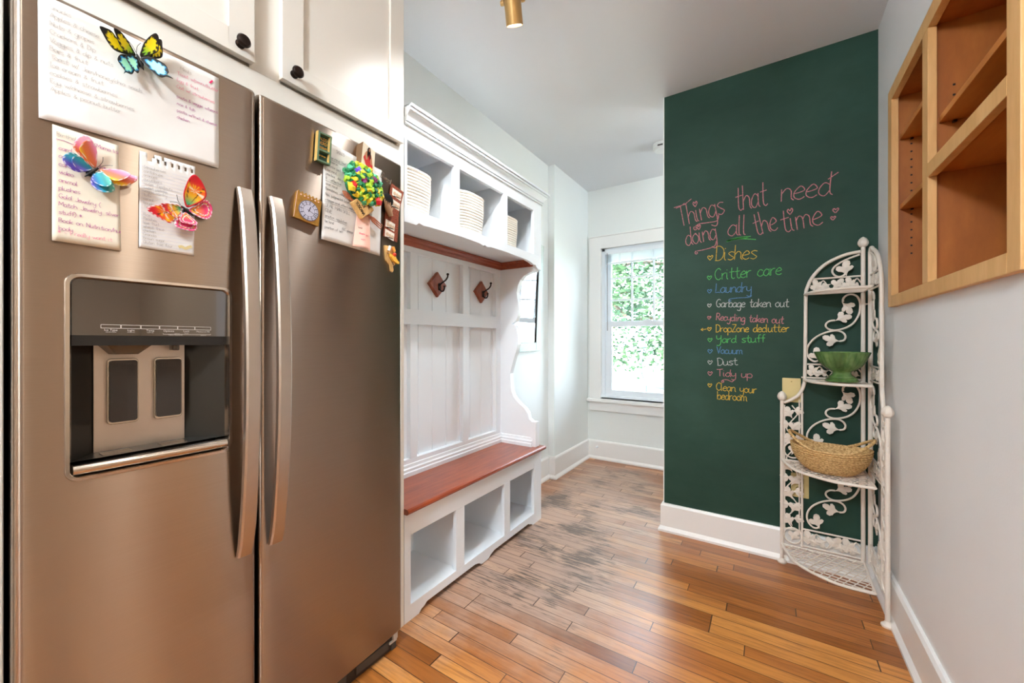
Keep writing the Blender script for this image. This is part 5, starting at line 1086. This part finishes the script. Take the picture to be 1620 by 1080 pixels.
flat('lilac', (150, 96, 170), .9); tag(b.build('folded_cloth', 'lilac', smooth=True), 'lilac cloth peeking over the rim of the basket nearest the fridge', 'cloth')

# ================================================================== wall mirror
mr = local(thing('wall_mirror', 'mirror in a pebbled silver frame between the hall bench and the nook', 'mirror', (LX + .004, 2.43, 1.03))); mr.rotation_euler = (0, math.radians(2.6), 0)
MW, MH, MF = .235, .80, .062
b = MB()
for y0, y1, z0, z1 in ((-MW, -MW + MF, 0, MH), (MW - MF, MW, 0, MH), (-MW + MF, MW - MF, 0, MF), (-MW + MF, MW - MF, MH - MF, MH)): b.box(0, .022, y0, y1, z0, z1)
b.build('frame', 'silver', mr, bevel=.003)
b = MB()
for y0, y1, z0, z1 in ((-MW + MF, -MW + MF + .006, MF, MH - MF), (MW - MF - .006, MW - MF, MF, MH - MF), (-MW + MF, MW - MF, MF, MF + .004), (-MW + MF, MW - MF, MH - MF - .004, MH - MF)): b.box(.012, .0225, y0, y1, z0, z1)
b.build('inner_edge', 'fbody', mr)
b = MB(); b.box(.002, .014, -MW + MF, MW - MF, MF, MH - MF); b.build('mirror_glass', 'mirror', mr)

# ================================================================== wire corner rack
rk = thing('corner_rack', 'cream wrought-iron corner rack with four curved lattice shelves', 'corner rack', (.362, 2.372, 0))
PX, PY = .362, 2.385         # left panel: plane y=PY, d measured towards -x ;  right panel: plane x=QX, d towards -y
QX, QY = .385, 2.372
LP = lambda d, z, o=0: Vector((PX - d, PY + o, z)); RP = lambda d, z, o=0: Vector((QX + o, QY - d, z))
def leaf_shape(P, d, z, s, ang, tilt=.0035):
    """three-lobed ivy leaf, cast plate with a raised rib"""
    out = [(0, -.35), (.09, -.05), (.26, .10), (.50, .16), (.66, .36), (.60, .60), (.40, .66), (.30, .56), (.22, .44), (.20, .74), (.06, 1.02), (-.16, 1.10), (-.34, .96), (-.36, .70), (-.26, .52), (-.46, .56), (-.56, .42), (-.42, .22), (-.18, .10), (-.08, -.05)]
    s *= 1.22
    ca, sa = math.cos(ang), math.sin(ang)
    return [(d + s * (x * ca - y * sa), z + s * (x * sa + y * ca)) for x, y in out]
def plate(b, P, pts, th=.0028):
    c = [sum(p[0] for p in pts) / len(pts), sum(p[1] for p in pts) / len(pts)]; n = len(pts)
    for o, sg in ((-th, 1), (th, -1)):
        vc = b.bm.verts.new(P(c[0], c[1], o * 2.0)); vs = [b.bm.verts.new(P(p[0], p[1], o * .55)) for p in pts]
        for i in range(n): b.face([vc, vs[i], vs[(i + 1) % n]])
        if sg == 1: first = vs
    for i in range(n): b.face([first[i], first[(i + 1) % n], vs[(i + 1) % n], vs[i]])
SC = [[(.071, 1.284), (.070, 1.300), (.058, 1.314), (.040, 1.318), (.022, 1.308), (.012, 1.285), (.010, 1.255), (.016, 1.220), (.034, 1.185), (.062, 1.163), (.098, 1.153), (.122, 1.158), (.134, 1.172), (.131, 1.187), (.118, 1.197), (.100, 1.199)],
      [(.165, 1.028), (.160, 1.014), (.170, 1.005), (.184, 1.007), (.200, 1.025), (.206, 1.052), (.200, 1.082), (.180, 1.112), (.150, 1.135), (.118, 1.148), (.090, 1.150), (.070, 1.140), (.062, 1.122), (.068, 1.106), (.084, 1.101)]]
LV = [(.066, 1.272, .038, 2.5), (.088, 1.203, .038, 1.15), (.096, 1.104, .040, -1.35), (.162, 1.020, .040, -.3)]
def panel(P, name, flip, label):
    b = MB()
    b.tube([P(0, .098), P(0, 1.535 if flip == 0 else 1.505)], .0085, 12)
    arc = [(.01, 1.511), (.055, 1.505), (.102, 1.487), (.140, 1.463), (.168, 1.433), (.190, 1.400), (.203, 1.365), (.210, 1.324), (.2115, 1.15), (.214, .930), (.218, .890), (.228, .858), (.243, .834), (.262, .818), (.280, .806), (.298, .797)]
    if flip: arc = [(0, 1.505), (.012, 1.518), (.03, 1.517)] + arc[1:]
    b.tube(smooth_pts([P(*p) for p in arc], 4), .0078, 10)
    b.tube([P(.306, .006), P(.306, .812)], .0082, 12)
    b.tube([P(.225, .100), P(.225, .85)], .0050, 8)
    root = b.build('side_panel', 'rack', rk, smooth=True, label=label)
    sub = lambda bb, nm, **k: bb.build(nm, 'rack', root, **k)
    b = MB(); b.lathe([(0, 0), (.019, 0), (.021, .004), (.020, .009), (.013, .014), (.009, .022), (0, .022)], tuple(P(.306, 0)), 20); sub(b, 'foot', smooth=True)
    for d, z in ([(0, 1.530)] if not flip else []) + [(.306, .806)]:
        b = MB(); b.lathe([(.008, 0), (.012, .003), (.015, .007), (.0185, .016), (.018, .026), (.0135, .037), (.007, .044), (0, .048)], tuple(P(d, z)), 18, fn=lambda a, r, h: 1 + .06 * math.cos(a * 6)); sub(b, 'finial', smooth=True)
    # horizontal leaf bands
    for z0, z1, d0, d1 in ((1.333, 1.400, .006, .190), (.925, .990, .006, .208), (.520, .585, .006, .222), (.106, .188, .006, .222)):
        b = MB(); b.tube([P(d0, z0), P(d1 + (.02 if z0 < 1.3 and z0 > .9 else .01), z0)], .0042, 8); b.tube([P(d0, z1), P(d1, z1)], .0042, 8)
        n = 3; h = z1 - z0
        b.tube(smooth_pts([P(d0 + (d1 - d0) * k / 12, z0 + h * (.5 + .34 * math.sin(k * PI / 2.0))) for k in range(13)], 4), .0030, 6)
        for k in range(n):
            dc = d0 + (d1 - d0) * (k + .5) / n
            plate(b, P, leaf_shape(P, dc, z0 + h * .34, h * .52, .5 if k % 2 else -.6)); plate(b, P, leaf_shape(P, dc + .026, z0 + h * .52, h * .40, -2.0 if k % 2 else 1.9)); plate(b, P, leaf_shape(P, dc - .022, z0 + h * .30, h * .36, 1.3 if k % 2 else -1.2))
        sub(b, 'leaf_band')
    # tall leaf strip
    b = MB(); b.tube([P(.236, .175), P(.236, .815)], .0028, 6); b.tube([P(.295, .175), P(.295, .785)], .0028, 6); b.tube([P(.23, .175), P(.30, .175)], .0035, 6)
    b.tube(smooth_pts([P(.2655 + .022 * math.sin(k * PI / 2), .185 + .6 * k / 16) for k in range(17)], 4), .0028, 6)
    for k in range(9):
        z = .205 + k * .066
        if abs(z - .53) < .02: continue
        s_ = 1 if k % 2 else -1
        plate(b, P, leaf_shape(P, .266 - s_ * .004, z, .036, s_ * .5)); plate(b, P, leaf_shape(P, .266 + s_ * .012, z + .026, .028, -s_ * 1.6)); plate(b, P, leaf_shape(P, .266 - s_ * .012, z + .030, .022, s_ * 2.1))
    sub(b, 'leaf_strip')
    # scrolls with leaves
    for dz, kz in ((0, 1), (-.415, 1), (-.80, 1)):
        b = MB(); Z = lambda z: (z - 1.153) * kz + 1.153 + dz
        for c in SC: b.tube(smooth_pts([P(d, Z(z)) for d, z in c], 4), .0042, 8)
        for d, z, s_, a in LV: plate(b, P, leaf_shape(P, d, Z(z), s_, a))
        sub(b, 'scroll', smooth=35)
    b = MB(); b.tube(smooth_pts([P(*p) for p in [(.012, 1.498), (.06, 1.480), (.098, 1.455), (.110, 1.432), (.102, 1.412), (.085, 1.403), (.068, 1.408), (.060, 1.422)]], 4), .0042, 8); plate(b, P, leaf_shape(P, .060, 1.420, .044, -.1)); sub(b, 'scroll', smooth=35)
    for z in (.145, .565):
        b = MB(); b.tube(smooth_pts([P(.262 + .036 * math.cos(2 * PI * k / 14), z + .038 * math.sin(2 * PI * k / 14)) for k in range(14)], 3, True), .0038, 8, closed=True); plate(b, P, leaf_shape(P, .262, z - .012, .034, .4)); sub(b, 'ring_scroll', smooth=35)
    return root
KEEP_n = len(KEEP)
panel(LP, 'left', 0, 'rack panel against the green wall')
panel(RP, 'right', 1, 'rack panel along the white wall')
for zz in (1.27, .60):
    b = MB(); b.tube([(PX + .004, PY - .004, zz), (QX - .002, QY + .004, zz)], .003, 6); b.lathe([(.0098, -.004), (.0112, -.004), (.0112, .004), (.0098, .004)], (PX, PY, zz), 14); b.build('hinge_link', 'rack', rk, smooth=True)
def shelf(z, r, name='shelf'):
    shp = [(0, 1.0), (.095, .614), (.20, .418), (.373, .264), (.635, .140), (1.0, .137)]
    lx, ry = PX - r, QY - r * .86
    # front edge from the left tip to the right tip
    fr_ = [(PX - r, PY - .008)] + [(PX - r + u * (r - .004), QY - (1 - v) * r) for u, v in shp[1:]]
    fe = smooth_pts([Vector((p[0], p[1], z)) for p in fr_], 6)
    back = Vector((PX + .002, PY - .010, z))
    b = MB(); b.tube(fe, .0062, 8); b.tube([fe[0], back], .0048, 8); b.tube([fe[-1], back], .0048, 8)
    sh = b.build(name, 'rack', rk, smooth=True)
    poly = [Vector((p.x, p.y)) for p in fe] + [Vector((back.x, back.y))]
    def clip(p0, d):
        hits = []
        for i in range(len(poly)):
            a, c = poly[i], poly[(i + 1) % len(poly)]; e = c - a; den = d.x * e.y - d.y * e.x
            if abs(den) < 1e-9: continue
            w_ = a - p0; t = (w_.x * e.y - w_.y * e.x) / den; u = (w_.x * d.y - w_.y * d.x) / den
            if 0 <= u <= 1: hits.append(t)
        return (min(hits), max(hits)) if len(hits) > 1 else None
    b = MB()
    for ang, dz in ((math.radians(62), .0012), (math.radians(118 + 50), -.0012)):
        d = Vector((math.cos(ang), math.sin(ang))); nn = Vector((-d.y, d.x)); c0 = Vector((PX - r * .4, QY - r * .4))
        for k in range(-16, 17):
            p0 = c0 + nn * k * .0262; h = clip(p0, d)
            if h and h[1] - h[0] > .015:
                a, c = p0 + d * h[0], p0 + d * h[1]; b.tube([(a.x, a.y, z + dz), (c.x, c.y, z + dz)], .0023, 5)
    b.build('lattice', 'rack', sh, smooth=True)
shelf(1.328, .214); shelf(.914, .218); shelf(.515, .306); shelf(.095, .306)
# pedestal bowl
bw = thing('pedestal_bowl', 'green glazed fluted pedestal bowl on the second shelf of the rack', 'bowl', (.272, 2.268, .9215))
zb = .9215
b = MB(); fl_ = lambda a, r, h: 1 + (.06 * abs(math.sin(a * 14)) if h > zb + .048 and r > .034 else 0)
prof = [(0, 0), (.052, 0), (.060, .002), (.061, .006), (.058, .010), (.055, .011), (.056, .015), (.051, .019), (.048, .020), (.047, .024), (.039, .029), (.033, .036), (.033, .042), (.038, .048), (.050, .054), (.066, .070), (.079, .092), (.091, .122), (.094, .130), (.092, .132), (.086, .122), (.072, .092), (.058, .072), (.040, .062), (0, .058)]
b.lathe([(r, zb + h) for r, h in prof], (.272, 2.268, 0), 96, fn=fl_); b.build('bowl_body', 'glaze', bw, smooth=50)
# oval basket with two handles
bk = local(thing('oval_basket', 'oval coiled straw basket with two loop handles on the third shelf', 'basket', (.228, 2.236, .521))); bk.rotation_euler = (0, 0, math.radians(-8))
b = MB(); n = 13; prof = [(0, .001), (.070, .001)]
for i in range(n):
    t = i / (n - 1); r = .076 + .064 * math.sin(t * PI / 2) ** .9; zc = .006 + .098 * t ** 1.15
    for k in range(5): a = -PI / 2 + PI * k / 4; prof.append((r + .0052 * math.cos(a), zc + .0040 * math.sin(a)))
for t in (.95, .6, .3, .05): prof.append((.076 + .064 * math.sin(t * PI / 2) ** .9 - .007, .006 + .098 * t ** 1.15))
prof.append((0, .010))
b.lathe(prof, seg=72)
for v in b.bm.verts:
    v.co.y *= .72; v.co.z += .012 * (abs(v.co.x) / .14) ** 2.4 * (v.co.z / .104)
b.build('coiled_body', 'straw', bk, smooth=60)
for s_ in (-1, 1):
    b = MB(); pts = [(s_ * .062, -.089, .106), (s_ * .090, -.080, .120), (s_ * .122, -.056, .142), (s_ * .144, -.022, .160), (s_ * .146, .022, .160), (s_ * .122, .056, .142), (s_ * .090, .080, .120), (s_ * .062, .089, .106)]
    b.tube(smooth_pts(pts, 5), .0062, 10); b.build('handle', 'straw', bk, smooth=True)
# wall plates
sw = thing('blank_wall_plate', 'almond blank wall plate on the green wall above the rack arm', 'wall plate', (.096, CY, .858))
b = MB(); b.prism(rr(.058, .134, .797, .917, .004), 'Y', CY - .0065, CY); b.build('plate', 'wall_green_plate', sw, bevel=.002)
b = MB(); b.lathe([(0, 0), (.0028, 0), (.0028, .0012), (0, .0015)], (0, 0, 0), 12, 'Y')
for v in b.bm.verts: v.co = Vector((v.co.x + .096, CY - .0065 - v.co.y, v.co.z + .900))
b.build('screw', 'socket', sw)
ou = thing('wall_outlet', 'brass-toned duplex outlet low on the green wall behind the rack', 'outlet', (.131, CY, .385))
b = MB(); b.prism(rr(.094, .166, .328, .446, .004), 'Y', CY - .006, CY); b.build('plate', 'wall_green_plate', ou, bevel=.0015)
for z in (.363, .411):
    b = MB(); b.prism(rr(.114, .146, z - .017, z + .017, .008), 'Y', CY - .0085, CY - .004); so = b.build('socket', 'socket', ou)
    b = MB(); b.box(.122, .1245, CY - .0088, CY - .006, z - .003, z + .008); b.box(.1355, .138, CY - .0088, CY - .006, z - .003, z + .008); b.lathe([(0, 0), (.003, 0)], (.13, CY - .0088, z - .009), 8, 'Y'); b.build('slot', 'black', so)

# ================================================================== built-in wooden shelf in the right wall
ws = thing('built_in_shelf', 'amber wood shelf unit without doors, recessed in the right wall', 'shelf unit', (RX, 1.65, 1.235))
X0 = .400
b = MB()
b.box(X0, RX, 1.152, 1.204, 1.236, 2.088); b.box(X0, RX, 2.090, 2.142, 1.236, 2.088); b.box(X0, RX, 1.204, 2.090, 1.236, 1.278); b.box(X0, RX, 1.204, 2.090, 2.040, 2.088)
b.box(X0, RX, 1.672, 1.722, 1.278, 2.040); b.box(X0, RX, 1.204, 1.672, 1.592, 1.634); b.build('face_frame', 'maple_f', ws, bevel=.0012)
XI, XB = RX + .001, RX + KD - .004
b = MB(); b.box(XI, XB, KY0 + .001, KY0 + .012, KZ0 + .001, KZ1 - .001); b.box(XI, XB, KY1 - .012, KY1 - .001, KZ0 + .001, KZ1 - .001); b.box(XI, XB, 1.688, 1.706, KZ0 + .012, KZ1 - .012); b.box(XB - .006, XB, KY0 + .012, KY1 - .012, KZ0 + .001, KZ1 - .001)
b.box(XI, XB - .006, KY0 + .012, KY1 - .012, KZ0 + .001, KZ0 + .013); b.box(XI, XB - .006, KY0 + .012, KY1 - .012, KZ1 - .013, KZ1 - .001); b.build('carcass', 'maple_i', ws)
b = MB(); b.box(XI, XB - .006, KY0 + .013, 1.687, 1.604, 1.622); b.build('fixed_shelf', 'maple_s', ws)
for y0, y1, z in ((1.707, KY1 - .013, 1.880), (1.707, KY1 - .013, 1.610), (KY0 + .013, 1.687, 1.752)):
    b = MB(); b.box(XI + .006, XB - .007, y0, y1, z, z + .019); b.build('shelf', 'maple_s', ws, bevel=.001)
b = MB()
for x in (.459, .60):
    for k in range(15):
        z = 1.438 + .030 * k
        for y in (KY1 - .0124, 1.6876):
            if y < 2 and not 1.81 < z < 1.87: continue
            b.box(x - .0028, x + .0028, y - .0006, y + .0003, z - .0028, z + .0028)
b.build('pin_hole', 'black', ws); 
b = MB()
for x in (.459, .60):
    for y, z in ((KY1 - .013, 1.878), (KY1 - .013, 1.608), (1.687, 1.750)): b.box(x - .004, x + .004, y - .010, y, z - .005, z)
b.build('shelf_pin', 'bronze', ws)
